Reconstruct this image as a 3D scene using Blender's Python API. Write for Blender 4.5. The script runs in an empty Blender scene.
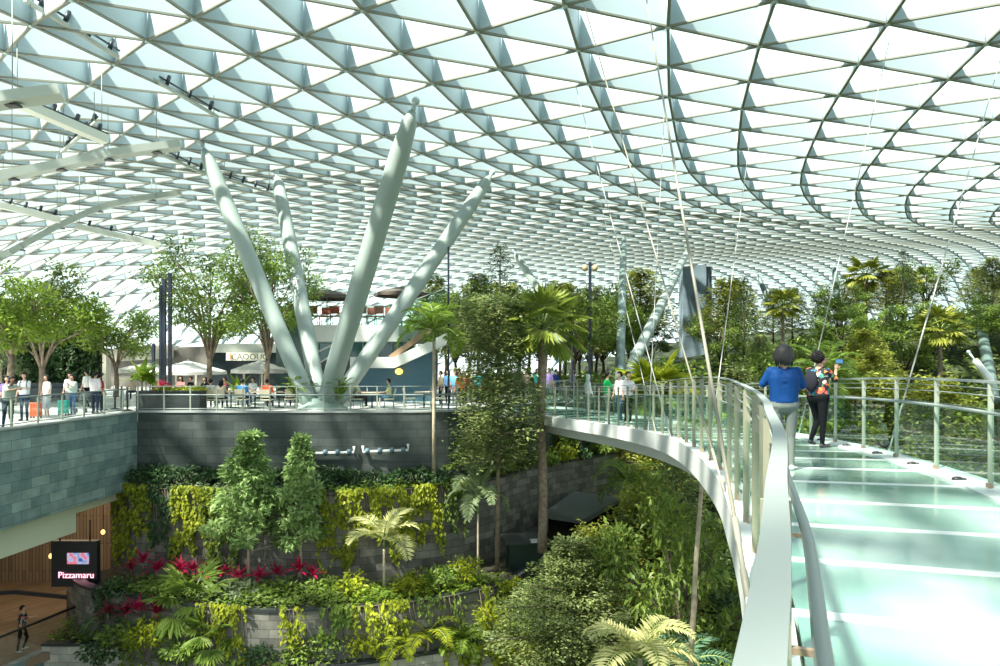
import bpy, math, random
import numpy as np
from mathutils import Vector as V, Matrix
rng = np.random.default_rng(7)
random.seed(7)
COL = bpy.context.scene.collection
F = 700.0; EZ = 2.3
def W(px, py, d): return V(((px-500)/F*d, d, EZ-(py-357)/F*d))
def WZ(px, py, z):                       # point of a known height seen at this direction
    d = (EZ-z)*F/(py-357); return V(((px-500)/F*d, d, z))

# ---------------------------------------------------------------- materials
MATS = {}
def nodes(name):
    m = bpy.data.materials.new(name); m.use_nodes = True
    nt = m.node_tree; b = nt.nodes['Principled BSDF']; MATS[name] = m
    return m, nt, b
def c4(c): return (c[0], c[1], c[2], 1)
def mat(name, col, rough=.5, metal=0, noise=0, scale=4, spec=.5, alpha=1, trans=0, emit=None, es=0):
    if name in MATS: return MATS[name]
    m, nt, b = nodes(name)
    b.inputs['Roughness'].default_value = rough; b.inputs['Metallic'].default_value = metal
    b.inputs['Specular IOR Level'].default_value = spec
    b.inputs['Base Color'].default_value = c4(col); b.inputs['Alpha'].default_value = alpha
    b.inputs['Transmission Weight'].default_value = trans
    if emit: b.inputs['Emission Color'].default_value = c4(emit); b.inputs['Emission Strength'].default_value = es
    if noise:
        tc = nt.nodes.new('ShaderNodeTexCoord'); n = nt.nodes.new('ShaderNodeTexNoise'); r = nt.nodes.new('ShaderNodeValToRGB')
        n.inputs['Scale'].default_value = scale; n.inputs['Detail'].default_value = 4
        r.color_ramp.elements[0].position = .3; r.color_ramp.elements[1].position = .7
        r.color_ramp.elements[0].color = c4([x*(1-noise) for x in col]); r.color_ramp.elements[1].color = c4([min(1, x*(1+noise)) for x in col])
        nt.links.new(tc.outputs['Object'], n.inputs['Vector']); nt.links.new(n.outputs['Fac'], r.inputs['Fac']); nt.links.new(r.outputs['Color'], b.inputs['Base Color'])
    return m
def leafmat(name, c1, c2, tr=.4, rough=.45, scale=1.6):
    m = bpy.data.materials.new(name); m.use_nodes = True; MATS[name] = m
    nt = m.node_tree; nt.nodes.clear(); N = nt.nodes.new; L = nt.links.new
    out = N('ShaderNodeOutputMaterial'); mix = N('ShaderNodeMixShader'); mix.inputs[0].default_value = tr
    b = N('ShaderNodeBsdfPrincipled'); b.inputs['Roughness'].default_value = rough; b.inputs['Specular IOR Level'].default_value = .35
    t = N('ShaderNodeBsdfTranslucent')
    g = N('ShaderNodeNewGeometry'); oi = N('ShaderNodeObjectInfo'); ad = N('ShaderNodeMath'); ad.operation = 'ADD'
    tc = N('ShaderNodeTexCoord'); no = N('ShaderNodeTexNoise'); no.inputs['Scale'].default_value = scale
    L(tc.outputs['Object'], no.inputs['Vector'])
    mul = N('ShaderNodeMath'); mul.operation = 'MULTIPLY_ADD'; mul.inputs[1].default_value = .55; mul.inputs[2].default_value = -.1
    L(g.outputs['Random Per Island'], mul.inputs[0]); L(mul.outputs[0], ad.inputs[0])
    m2 = N('ShaderNodeMath'); m2.operation = 'MULTIPLY'; m2.inputs[1].default_value = .6; L(no.outputs['Fac'], m2.inputs[0]); L(m2.outputs[0], ad.inputs[1])
    r = N('ShaderNodeValToRGB'); r.color_ramp.elements[0].color = c4(c1); r.color_ramp.elements[1].color = c4(c2)
    L(ad.outputs[0], r.inputs['Fac'])
    hs = N('ShaderNodeHueSaturation'); mr = N('ShaderNodeMapRange'); mr.inputs['To Min'].default_value = .8; mr.inputs['To Max'].default_value = 1.2
    L(oi.outputs['Random'], mr.inputs['Value']); L(mr.outputs[0], hs.inputs['Value']); L(r.outputs['Color'], hs.inputs['Color'])
    L(hs.outputs[0], b.inputs['Base Color']); L(hs.outputs[0], t.inputs['Color'])
    L(b.outputs[0], mix.inputs[1]); L(t.outputs[0], mix.inputs[2]); L(mix.outputs[0], out.inputs['Surface'])
    return m
def glassmat(name, tint, refl=.6, base=0.0, bcol=(.8, .9, .88)):
    m = bpy.data.materials.new(name); m.use_nodes = True; MATS[name] = m
    nt = m.node_tree; nt.nodes.clear(); N = nt.nodes.new; L = nt.links.new
    out = N('ShaderNodeOutputMaterial'); mix = N('ShaderNodeMixShader'); tr = N('ShaderNodeBsdfTransparent'); tr.inputs[0].default_value = c4(tint)
    gl = N('ShaderNodeBsdfGlossy'); gl.inputs['Roughness'].default_value = .03
    fr = N('ShaderNodeFresnel'); fr.inputs[0].default_value = 1.5; mu = N('ShaderNodeMath'); mu.operation = 'MULTIPLY'; mu.inputs[1].default_value = refl
    L(fr.outputs[0], mu.inputs[0]); L(mu.outputs[0], mix.inputs[0]); L(tr.outputs[0], mix.inputs[1]); L(gl.outputs[0], mix.inputs[2])
    last = mix
    if base:
        d = N('ShaderNodeBsdfDiffuse'); d.inputs[0].default_value = c4(bcol); m2 = N('ShaderNodeMixShader'); m2.inputs[0].default_value = base
        L(mix.outputs[0], m2.inputs[1]); L(d.outputs[0], m2.inputs[2]); last = m2
    L(last.outputs[0], out.inputs['Surface'])
    return m
def brickmat(name, c1, c2, cm, bw=.9, bh=.3, axis='x', bump=.0, rough=.6, mort=.008):
    m, nt, b = nodes(name); N = nt.nodes.new; L = nt.links.new
    uv = N('ShaderNodeUVMap'); br = N('ShaderNodeTexBrick')
    br.inputs['Scale'].default_value = 1; br.inputs['Brick Width'].default_value = bw; br.inputs['Row Height'].default_value = bh
    br.inputs['Mortar Size'].default_value = mort; br.inputs['Color1'].default_value = c4(c1); br.inputs['Color2'].default_value = c4(c2); br.inputs['Mortar'].default_value = c4(cm)
    br.inputs['Bias'].default_value = -.1
    no = N('ShaderNodeTexNoise'); no.inputs['Scale'].default_value = 2.2; no.inputs['Detail'].default_value = 6
    mx = N('ShaderNodeMix'); mx.data_type = 'RGBA'; mx.blend_type = 'OVERLAY'; mx.inputs[0].default_value = .55
    L(uv.outputs[0], br.inputs['Vector']); L(uv.outputs[0], no.inputs['Vector'])
    L(br.outputs['Color'], mx.inputs[6]); L(no.outputs['Fac'], mx.inputs[7]); L(mx.outputs[2], b.inputs['Base Color'])
    b.inputs['Roughness'].default_value = rough
    return m
def plankmat(name, c1, c2, w=.14):
    m, nt, b = nodes(name); N = nt.nodes.new; L = nt.links.new
    uv = N('ShaderNodeUVMap'); br = N('ShaderNodeTexBrick'); br.inputs['Scale'].default_value = 1
    br.inputs['Brick Width'].default_value = 2.6; br.inputs['Row Height'].default_value = w; br.inputs['Mortar Size'].default_value = .012
    br.inputs['Color1'].default_value = c4(c1); br.inputs['Color2'].default_value = c4(c2); br.inputs['Mortar'].default_value = (.03, .02, .012, 1)
    L(uv.outputs[0], br.inputs['Vector']); L(br.outputs['Color'], b.inputs['Base Color']); b.inputs['Roughness'].default_value = .55
    return m

# ---------------------------------------------------------------- mesh builder (world coordinates; build() moves them under the parent)
class MB:
    def __init__(s): s.v = []; s.f = []; s.m = []; s.sm = []; s.uv = {}; s.arr = []
    def add(s, vs, fs, mi=0, smooth=False):
        b = len(s.v); s.v += [tuple(p) for p in vs]
        for f in fs: s.f.append(tuple(b+i for i in f)); s.m.append(mi); s.sm.append(smooth)
        return s
    def box(s, c, size, rz=0, mi=0):
        x, y, z = size[0]/2, size[1]/2, size[2]/2; cs, sn = math.cos(rz), math.sin(rz)
        vs = [(c[0]+a*x*cs-b_*y*sn, c[1]+a*x*sn+b_*y*cs, c[2]+d*z) for d in (-1, 1) for a, b_ in ((-1, -1), (1, -1), (1, 1), (-1, 1))]
        return s.add(vs, [(3, 2, 1, 0), (4, 5, 6, 7), (0, 1, 5, 4), (1, 2, 6, 5), (2, 3, 7, 6), (3, 0, 4, 7)], mi)
    def bar(s, p, q, w, h, mi=0, up=V((0, 0, 1)), w2=None, h2=None):
        p, q = V(p), V(q); d = (q-p)
        if d.length < 1e-6: return s
        d.normalize(); r = d.cross(up)
        if r.length < 1e-3: r = d.cross(V((0, 1, 0)))
        r.normalize(); u = r.cross(d)
        vs = []
        for o, ww, hh in ((p, w, h), (q, w2 or w, h2 or h)):
            vs += [o-r*ww/2-u*hh/2, o+r*ww/2-u*hh/2, o+r*ww/2+u*hh/2, o-r*ww/2+u*hh/2]
        return s.add(vs, [(0, 1, 2, 3), (7, 6, 5, 4), (0, 4, 5, 1), (1, 5, 6, 2), (2, 6, 7, 3), (3, 7, 4, 0)], mi)
    def tube(s, pts, rad, n=8, mi=0, cap=True, smooth=True):
        pts = [V(p) for p in pts]
        if not hasattr(rad, '__len__'): rad = [rad]*len(pts)
        t0 = (pts[1]-pts[0]).normalized(); r = t0.orthogonal().normalized(); vs = []
        for i, p in enumerate(pts):
            a = pts[max(i-1, 0)]; b = pts[min(i+1, len(pts)-1)]; t = (b-a).normalized()
            r = (r-t*r.dot(t)).normalized(); u = t.cross(r)
            for k in range(n):
                an = 2*math.pi*k/n; vs.append(p+(r*math.cos(an)+u*math.sin(an))*rad[i])
        fs = []
        for i in range(len(pts)-1):
            for k in range(n):
                k2 = (k+1) % n; fs.append((i*n+k, i*n+k2, (i+1)*n+k2, (i+1)*n+k))
        if cap: fs.append(tuple(range(n-1, -1, -1))); fs.append(tuple((len(pts)-1)*n+k for k in range(n)))
        return s.add(vs, fs, mi, smooth)
    def ell(s, c, r, n=12, m=8, mi=0, rot=None, smooth=True):
        vs = [V((0, 0, -1))]; c = V(c)
        for j in range(1, m):
            ph = -math.pi/2+math.pi*j/m
            for k in range(n): a = 2*math.pi*k/n; vs.append(V((math.cos(ph)*math.cos(a), math.cos(ph)*math.sin(a), math.sin(ph))))
        vs.append(V((0, 0, 1)))
        vv = []
        for p in vs:
            q = V((p.x*r[0], p.y*r[1], p.z*r[2]))
            if rot: q = rot @ q
            vv.append(c+q)
        fs = [(0, 1+(k+1) % n, 1+k) for k in range(n)]
        for j in range(m-2):
            for k in range(n):
                a = 1+j*n; k2 = (k+1) % n; fs.append((a+k, a+k2, a+n+k2, a+n+k))
        t = len(vs)-1; a = 1+(m-2)*n
        fs += [(a+k, a+(k+1) % n, t) for k in range(n)]
        return s.add(vv, fs, mi, smooth)
    def lathe(s, c, prof, n=12, mi=0, smooth=True):
        vs = []
        for r, z in prof:
            for k in range(n): a = 2*math.pi*k/n; vs.append((c[0]+r*math.cos(a), c[1]+r*math.sin(a), c[2]+z))
        fs = [(j*n+k, j*n+(k+1) % n, (j+1)*n+(k+1) % n, (j+1)*n+k) for j in range(len(prof)-1) for k in range(n)]
        fs.append(tuple(range(n-1, -1, -1))); fs.append(tuple((len(prof)-1)*n+k for k in range(n)))
        return s.add(vs, fs, mi, smooth)
    def prism(s, poly, z0, z1, mi=0):
        n = len(poly); z0s = z0 if hasattr(z0, '__len__') else [z0]*n; z1s = z1 if hasattr(z1, '__len__') else [z1]*n
        vs = [(p[0], p[1], z0s[i]) for i, p in enumerate(poly)]+[(p[0], p[1], z1s[i]) for i, p in enumerate(poly)]
        fs = [tuple(range(n-1, -1, -1)), tuple(range(n, 2*n))]+[(i, (i+1) % n, n+(i+1) % n, n+i) for i in range(n)]
        return s.add(vs, fs, mi)
    def poly3(s, pts, off, mi=0):           # flat outline of 3D points given thickness by offset vector
        n = len(pts); off = V(off); pts = [V(p) for p in pts]
        return s.add(pts+[p+off for p in pts], [tuple(range(n-1, -1, -1)), tuple(range(n, 2*n))]+[(i, (i+1) % n, n+(i+1) % n, n+i) for i in range(n)], mi)
    def leaves(s, P, D, Nn, Ln, Wd, mi=0, fold=.25, curl=.0):
        """arrays: position, direction, normal, length, width -> one folded blade each"""
        D = D/np.linalg.norm(D, axis=1, keepdims=True); R = np.cross(D, Nn); R /= (np.linalg.norm(R, axis=1, keepdims=True)+1e-9); U = np.cross(R, D)
        Ln = np.broadcast_to(np.asarray(Ln, float), (len(P),))[:, None]; Wd = np.broadcast_to(np.asarray(Wd, float), (len(P),))[:, None]
        b = P; l = P+D*Ln*.45+R*Wd*.5+U*Wd*fold; r = P+D*Ln*.45-R*Wd*.5+U*Wd*fold; t = P+D*Ln-U*Ln*curl
        s.arr.append((np.stack([b, r, t, l], 1).reshape(-1, 3), mi)); return s
    def mesh(s, name, mats, origin=V((0, 0, 0))):
        nv = len(s.v); base = np.array(s.v, float).reshape(-1, 3)
        parts = [base]; cnt = nv; faces = list(s.f); mi = list(s.m); sm = list(s.sm)
        loops = [len(f) for f in faces]; idx = [i for f in faces for i in f]
        L = [np.array(idx, np.int32)]; T = [np.array(loops, np.int32)]; M = [np.array(mi, np.int32)]; S = [np.array(sm, bool)]
        for a, m_ in s.arr:
            n = len(a)//4; parts.append(a); L.append(np.arange(cnt, cnt+4*n, dtype=np.int32)); T.append(np.full(n, 4, np.int32)); M.append(np.full(n, m_, np.int32)); S.append(np.zeros(n, bool)); cnt += 4*n
        co = np.concatenate(parts)-np.array(origin)[None]; L = np.concatenate(L); T = np.concatenate(T); M = np.concatenate(M); S = np.concatenate(S)
        me = bpy.data.meshes.new(name); me.vertices.add(len(co)); me.vertices.foreach_set('co', co.ravel())
        me.loops.add(len(L)); me.loops.foreach_set('vertex_index', L)
        me.polygons.add(len(T)); st = np.concatenate([[0], np.cumsum(T)[:-1]]).astype(np.int32)
        me.polygons.foreach_set('loop_start', st); me.polygons.foreach_set('material_index', M); me.polygons.foreach_set('use_smooth', S)
        for m_ in (mats if isinstance(mats, (list, tuple)) else [mats]): me.materials.append(m_)
        me.update(calc_edges=True); me.validate()
        return me
    def build(s, name, mats, parent=None, uvf=None):
        o0 = V((0, 0, 0)); p = parent
        while p: o0 = o0+p.location; p = p.parent
        me = s.mesh(name, mats, o0)
        if uvf:
            ul = me.uv_layers.new(name='UVMap')
            for pl in me.polygons:
                for li in pl.loop_indices:
                    co = me.vertices[me.loops[li].vertex_index].co+o0; ul.data[li].uv = uvf(co, pl.normal)
        o = bpy.data.objects.new(name, me); COL.objects.link(o)
        if parent: o.parent = parent
        return o
def uv_wall(co, n):
    if abs(n.z) > .7: return (co.x, co.y)
    t = V((-n.y, n.x)); t.normalize(); return (co.x*t.x+co.y*t.y, co.z)
def tag(o, label=None, cat=None, group=None, kind=None):
    if label: o['label'] = label
    if cat: o['category'] = cat
    if group: o['group'] = group
    if kind: o['kind'] = kind
    return o
def thing(name, label, cat, loc=(0, 0, 0), group=None):
    o = bpy.data.objects.new(name, None); COL.objects.link(o); o.location = loc; o.empty_display_size = .2
    return tag(o, label, cat, group)
def struct(mb, name, mats, uvf=None, parent=None):
    o = mb.build(name, mats, parent, uvf); o['kind'] = 'structure'; return o
def dup(root, loc, rz=0, sc=1, label=None, group=None, parent=None, swap=None, tilt=None):
    r = root.copy(); COL.objects.link(r)
    if parent is None:
        r.location = loc; r.rotation_euler = (tilt[0] if tilt else 0, tilt[1] if tilt else 0, rz); r.scale = (sc, sc, sc) if not hasattr(sc, '__len__') else sc
        if label: r['label'] = label
        if group: r['group'] = group
    else: r.parent = parent
    if swap and r.type == 'MESH':
        if any(m and m.name in swap for m in r.data.materials):
            r.data = r.data.copy()
            for i, m in enumerate(r.data.materials):
                if m and m.name in swap: r.data.materials[i] = swap[m.name]
    for ch in list(root.children): dup(ch, None, parent=r, swap=swap)
    return r
def catmull(pts, n=8):
    P = [V(p) for p in pts]; P = [P[0]*2-P[1]]+P+[P[-1]*2-P[-2]]; out = []
    for i in range(1, len(P)-2):
        for k in range(n):
            t = k/n; a, b, c, d = P[i-1], P[i], P[i+1], P[i+2]
            out.append(.5*((2*b)+(c-a)*t+(2*a-5*b+4*c-d)*t*t+(3*b-a-3*c+d)*t**3))
    out.append(P[-2]); return out
def smooth01(t): t = max(0, min(1, t)); return t*t*(3-2*t)

# ---------------------------------------------------------------- camera, light
sc = bpy.context.scene
cam = bpy.data.cameras.new('camera'); co = bpy.data.objects.new('camera', cam); COL.objects.link(co)
co.location = (0, 0, EZ); co.rotation_euler = (math.pi/2, 0, 0); cam.sensor_width = 36; cam.lens = F/1000*36; cam.shift_y = 24/1000; cam.clip_start = .02; cam.clip_end = 2000
sc.camera = co
wd = bpy.data.worlds.new('sky'); sc.world = wd; wd.use_nodes = True
wd.node_tree.nodes['Background'].inputs[0].default_value = (.86, .96, 1, 1); wd.node_tree.nodes['Background'].inputs[1].default_value = 1.55
sl = bpy.data.lights.new('sun', 'SUN'); so = bpy.data.objects.new('sun', sl); COL.objects.link(so)
sl.energy = 15; sl.angle = math.radians(2.5); sl.color = (1, .93, .8)
so.rotation_euler = V((.42, .36, -.83)).to_track_quat('-Z', 'Y').to_euler()
sc.view_settings.view_transform = 'Standard'; sc.view_settings.look = 'None'; sc.view_settings.gamma = 1; sc.view_settings.exposure = .1
sc.cycles.max_bounces = 7; sc.cycles.transparent_max_bounces = 16; sc.cycles.diffuse_bounces = 3; sc.cycles.glossy_bounces = 3; sc.cycles.caustics_reflective = False; sc.cycles.caustics_refractive = False
sc.cycles.use_denoising = True; sc.cycles.sample_clamp_indirect = 4; sc.cycles.use_adaptive_sampling = True; sc.cycles.adaptive_threshold = .02

# shared materials
STEEL = mat('brushed_steel', (.24, .28, .27), .5, .2); RAILM = mat('balustrade_steel', (.33, .37, .30), .4, .2)
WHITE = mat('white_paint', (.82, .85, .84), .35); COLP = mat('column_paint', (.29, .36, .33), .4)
FLANGE = mat('roof_flange', (.24, .25, .21), .5); WEB = mat('roof_web', (.50, .61, .65), .5)
NODEM = mat('roof_node', (.5, .62, .66), .5)
BAL_GLASS = glassmat('balustrade_glass', (.84, .95, .91), .28); CLEAR = glassmat('clear_glass', (.93, .97, .96), .25)
ROOF_GLASS = glassmat('roof_glass', (.93, .97, .98), .4)
DARK = mat('dark_metal', (.03, .045, .055), .4, .3); BLACK = mat('black_plastic', (.015, .017, .02), .4)
BARK = mat('bark', (.24, .19, .14), .85, noise=.4, scale=6); BARKD = mat('dark_bark', (.09, .07, .05), .85, noise=.4, scale=6); PALEBARK = mat('pale_bark', (.42, .36, .26), .8, noise=.3, scale=5)
# ---------------------------------------------------------------- roof: triangular steel gridshell with deep webs and glass above
def roofZ(X, Y):
    r = math.sqrt(((X-40)/80)**2+((Y-55)/97)**2)
    outer = -3+19.5*max(0, 1-r**3.6)**.6
    d = math.hypot(X-18, Y-26); w = smooth01((d-20)/72)
    return 12.3*(1-w)+outer*w
def roofR(X, Y): return math.sqrt(((X-40)/80)**2+((Y-55)/97)**2)
Sj = [(5.09, 21.2), (5.8, 24.1), (6.5, 26.9), (7.3, 29.5), (8.2, 32.4), (9.2, 35.3), (10.3, 38), (11.7, 40.7), (13.2, 43.2), (14.8, 45.7), (16.5, 48), (18.3, 50.2), (20.05, 52), (21.9, 53.5)]
S = {j: V(p) for j, p in enumerate(Sj)}
for j in range(14, 130): S[j] = S[j-1]+V((1.75, 2.1))*(1+.012*(j-14))
for j in range(-1, -12, -1): S[j] = S[j+1]-V((.62, 2.85))
def lat(i, j):
    b = V((3.25, 1.3))*i if i <= 0 else V((3.25, 1.3))*min(i, 1)+V((3.9, 1.35))*max(0, i-1)
    if i < -3: b = V((3.25, 1.3))*-3+V((2.9, 1.15))*(i+3)
    return S[j]+b*(1+.014*max(0, j-9))
def rn(X, Y):
    e = .5; dx = (roofZ(X+e, Y)-roofZ(X-e, Y))/(2*e); dy = (roofZ(X, Y+e)-roofZ(X, Y-e))/(2*e)
    return V((-dx, -dy, 1)).normalized()
NI = range(-56, 26); NJ = range(-11, 90); RN = {}
for i in NI:
    for j in NJ:
        p = lat(i, j)
        if roofR(p.x, p.y) < .999 and p.y > -12:
            if p.y > 0 and abs(p.x) > p.y*.95+22: continue
            n = rn(p.x, p.y); RN[(i, j)] = (V((p.x, p.y, roofZ(p.x, p.y))), n)
rm = MB(); gm = MB(); DEP = 1.25
for (i, j), (p, n) in RN.items():
    for di, dj in ((1, 0), (0, 1), (1, -1)):
        q = RN.get((i+di, j+dj))
        if not q: continue
        q, n2 = q; d = (q-p).normalized(); r = d.cross(n).normalized()
        if (q-p).length > 14: continue
        dist = (p-V((0, 0, 2.3))).length; t = .022; a, b = p, q
        rm.add([a-r*t, b-r*t, b-r*t+n2*DEP, a-r*t+n*DEP, a+r*t, b+r*t, b+r*t+n2*DEP, a+r*t+n*DEP], [(0, 1, 2, 3), (7, 6, 5, 4), (3, 2, 6, 7)], 0)
        rm.bar(a, b, .095, .06, 1, up=n)
        rm.bar(a+n*DEP, b+n2*DEP, .07, .05, 0, up=n)
    rm.tube([p-n*.06, p+n*DEP], .09, 6, 2)
    for tri in (((1, 0), (0, 1)), ((1, 0), (1, -1))):
        a = RN.get((i+tri[0][0], j+tri[0][1])); b = RN.get((i+tri[1][0], j+tri[1][1]))
        if a and b: gm.add([p+n*(DEP+.05), a[0]+a[1]*(DEP+.05), b[0]+b[1]*(DEP+.05)], [(0, 1, 2)], 0, True)
ceil_ = struct(rm, 'ceiling', [WEB, FLANGE, NODEM])
gl_ = gm.build('glazing', ROOF_GLASS, ceil_)
def roof_hit(px, py, d0=12):
    d = d0
    while d < 190:
        p = W(px, py, d)
        if p.z > roofZ(p.x, p.y): return p, d
        d += .25
    return W(px, py, d), d
# ---------------------------------------------------------------- glass footbridge
LP = catmull([V((x, y, 0)) for x, y in ((-5.2, -4.6), (-2.7, -2.9), (-1, -1.35), (-.05, 0), (.222, .6), (.384, .98), (.574, 1.456), (.767, 1.925), (.974, 2.45), (1.3, 3.38), (1.58, 4.17), (1.97, 5.43), (2.36, 6.9), (2.8, 8.8), (3.4, 12.5), (3.72, 16), (3.65, 20), (3.15, 23.5), (2.2, 26.6), (1.15, 29.0), (-.35, 31.3))], 10)
cum = [0]
for a, b in zip(LP, LP[1:]): cum.append(cum[-1]+(b-a).length)
TOT = cum[-1]
def lp(s):
    s = max(0, min(TOT-1e-4, s)); k = 0
    lo, hi = 0, len(cum)-1
    while hi-lo > 1:
        m = (lo+hi)//2
        if cum[m] <= s: lo = m
        else: hi = m
    t = (s-cum[lo])/(cum[lo+1]-cum[lo]); p = LP[lo].lerp(LP[lo+1], t); d = (LP[min(lo+2, len(LP)-1)]-LP[max(lo-1, 0)]).normalized()
    return p, d, V((d.y, -d.x, 0))
def dz(y): return .844 - .842*smooth01((y-8)/20)
def bp(s, off, z=0):
    p, d, n = lp(s); q = p+n*off; return V((q.x, q.y, dz(p.y)+z))
S0 = next(cum[i] for i in range(len(LP)) if LP[i].y > -4); WB = 2.72
br = thing('glass_footbridge', 'long curved footbridge with glass deck, steel and glass balustrades above the garden', 'footbridge', (2.5, 6, .8))
DECKG = None
m, nt, b = nodes('deck_glass'); DECKG = m
b.inputs['Base Color'].default_value = (.50, .80, .68, 1); b.inputs['Roughness'].default_value = .12; b.inputs['Coat Weight'].default_value = .25; b.inputs['Coat Roughness'].default_value = .06
N = nt.nodes.new; tc = N('ShaderNodeTexCoord'); no = N('ShaderNodeTexNoise'); no.inputs['Scale'].default_value = .8; ra = N('ShaderNodeValToRGB')
ra.color_ramp.elements[0].color = (.17, .33, .28, 1); ra.color_ramp.elements[0].position = .35; ra.color_ramp.elements[1].color = (.34, .48, .43, 1); ra.color_ramp.elements[1].position = .65
nt.links.new(tc.outputs['Object'], no.inputs['Vector']); nt.links.new(no.outputs['Fac'], ra.inputs['Fac']); nt.links.new(ra.outputs['Color'], b.inputs['Base Color'])
SEAM = mat('deck_white_beam', (.68, .71, .70), .35); BRONZE = mat('bronze_post', (.26, .26, .19), .4, .2)
def sweep(mb, s0, s1, prof, step=.35, mi=0, smooth=False):
    n = max(2, int((s1-s0)/step)); k = len(prof); vs = []; fs = []
    for i in range(n+1):
        s = s0+(s1-s0)*i/n
        vs += [bp(s, o, z) for o, z in prof]
    for i in range(n):
        for a in range(k): a2 = (a+1) % k; fs.append((i*k+a, i*k+a2, (i+1)*k+a2, (i+1)*k+a))
    fs.append(tuple(range(k-1, -1, -1))); fs.append(tuple(n*k+a for a in range(k)))
    mb.add(vs, fs, mi, smooth)
def circ(o, z, r, n=8): return [(o+r*math.cos(2*math.pi*k/n), z+r*math.sin(2*math.pi*k/n)) for k in range(n)]
s = S0; PAN = 1.12; k = 0
dk = MB(); sm_ = MB()
while s < TOT-.2:
    e = min(s+PAN, TOT); sweep(dk, s+.05, e-.05, [(.16, -.04), (WB-.16, -.04), (WB-.16, 0), (.16, 0)], .3, 0)
    sweep(sm_, e-.06, min(TOT, e+.06), [(.1, -.16), (WB-.1, -.16), (WB-.1, .004), (.1, .004)], .3, 0)
    s = e
dk.build('glass_deck', DECKG, br); sm_.build('deck_beam', SEAM, br)
g = MB(); sweep(g, S0, TOT, [(-.11, -.38), (-.05, -.38), (-.05, -.0), (-.11, -.0)]); sweep(g, S0, TOT, [(-.05, -.06), (.14, -.06), (.14, .0), (-.05, .0)]); g.build('inner_fascia', SEAM, br)
g = MB(); sweep(g, S0, TOT, [(WB+.1, -.42), (WB+.18, -.42), (WB+.18, -.02), (WB+.1, -.02)]); g.build('outer_fascia', SEAM, br)
g = MB(); sweep(g, S0, TOT, [(WB-.2, -.05), (WB+.18, -.05), (WB+.18, .05), (WB-.2, .02)]); g.build('kerb', SEAM, br)
g = MB(); sweep(g, S0, TOT, [(.3, -.75), (WB-.3, -.75), (WB-.2, -.3), (.2, -.3)]); g.build('box_girder', mat('girder_paint', (.6, .63, .62), .5), br)
# top rail and handrails
def side(o, sgn, tag_):
    g = MB(); sweep(g, S0, TOT, [(o-.02, 1.186), (o+.022, 1.186), (o+.022, 1.2), (o-.02, 1.2)] if sgn > 0 else [(o-.02, 1.17), (o+.02, 1.17), (o+.02, 1.2), (o-.02, 1.2)], .12 if sgn > 0 else .3); g.build('top_rail', STEEL, br)
    h = MB(); sweep(h, S0, TOT, circ(o+sgn*.088, .86, .019), .2, 0, True); h.build('handrail', STEEL, br)
    g = MB(); sweep(g, S0, TOT, circ(o, 1.03, .007, 5), .4); sweep(g, S0, TOT, circ(o, 1.11, .005, 5), .4); g.build('guard_wire', STEEL, br)
    g = MB(); sweep(g, S0, TOT, [(o-.008, .08), (o+.008, .08), (o+.008, .90), (o-.008, .90)], .3); g.build('glass_panel', BAL_GLASS, br)
    s = S0+.3; sp = 1.28 if sgn < 0 else 1.0
    while s < TOT:
        p, d, n = lp(s); m_ = MB(); b0 = bp(s, o, -.05); t0 = bp(s, o, 1.175)
        m_.bar(b0, t0-V((0, 0, .012)), .055 if sgn < 0 else .06, .018, 0, up=d)
        br_ = m_.build('post', RAILM if sgn < 0 else BRONZE, br)
        m2 = MB(); m2.bar(bp(s, o, .86), bp(s, o+sgn*.088, .86), .014, .014, 0); m2.build('bracket', mat('bracket_brown', (.3, .22, .15), .4, .3), br_)
        m2 = MB(); m2.bar(bp(s, o, .03), bp(s, o+sgn*.03, .03), .1, .1, 0); m2.build('base_plate', mat('bracket_brown', (.3, .22, .15), .4, .3), br_)
        s += sp
side(0, 1, 'inner'); side(WB, -1, 'outer')
s = S0+.8
while s < TOT:
    m_ = MB()
    if s < 22:
        a = bp(s, WB-.1, .03); m_.ell(a, (.07, .05, .035), 10, 6); m_.ell(a+V((.04, -.05, 0)), (.035, .035, .03), 8, 5); m_.build('deck_spotlight', BLACK, br)
        m_ = MB(); a = bp(s, .05, .03); m_.ell(a, (.026, .035, .026), 10, 6); m_.build('edge_clamp', BLACK, br)
    s += 1.28
# suspension cables from the bridge edges to the roof
CAB = mat('steel_cable', (.36, .38, .36), .5); CABD = mat('weathered_steel_rod', (.26, .25, .20), .5)
def edge(px, off):
    best = None
    for i in range(700):
        s_ = S0+4+(TOT-S0-4)*i/700; p = bp(s_, off, -.08)
        if p.y > 3:
            e = abs(500+F*p.x/p.y-px)
            if best is None or e < best[0]: best = (e, p)
    return best[1]
def cable(px0, off, px1, py1, r, label, m=CAB):
    a = edge(px0, off); q, d = roof_hit(px1, py1)
    t = thing('suspension_cable', label, 'cable', a)
    k = MB(); k.tube([a, a.lerp(q, .5)-V((0, 0, .05)), q], r, 6); k.build('rod', m, t)
    k = MB(); u = (q-a).normalized(); k.tube([a, a+u*.3, a+u*.32, a+u*.5, a+u*.52, a+u*.7], [r*1.5, r*1.5, r*1.1, r*1.1, r*1.4, r*1.4], 8); k.build('turnbuckle', m, t)
cable(751, -.08, 640, -40, .016, 'thickest steel suspension rod rising in front of the middle of the inner balustrade', CABD)
cable(727, -.08, 583, 0, .013, 'steel suspension rod anchored just beyond the thickest rod on the inner bridge edge', CABD)
cable(672, -.08, 576, 87, .013, 'thin steel cable crossing in front of the yellow palm to the roof', CAB)
cable(648, -.08, 665, 97, .010, 'thin cable leaning the other way, towards the upper right, over the yellow palm', CAB)
cable(707, -.08, 751, 130, .010, 'thin white cable rising behind the thickest rod to a roof node above', CAB)
cable(798, WB+.14, 889, 42, .012, 'pale cable rising from behind the woman in the floral blouse', CAB)
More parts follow.
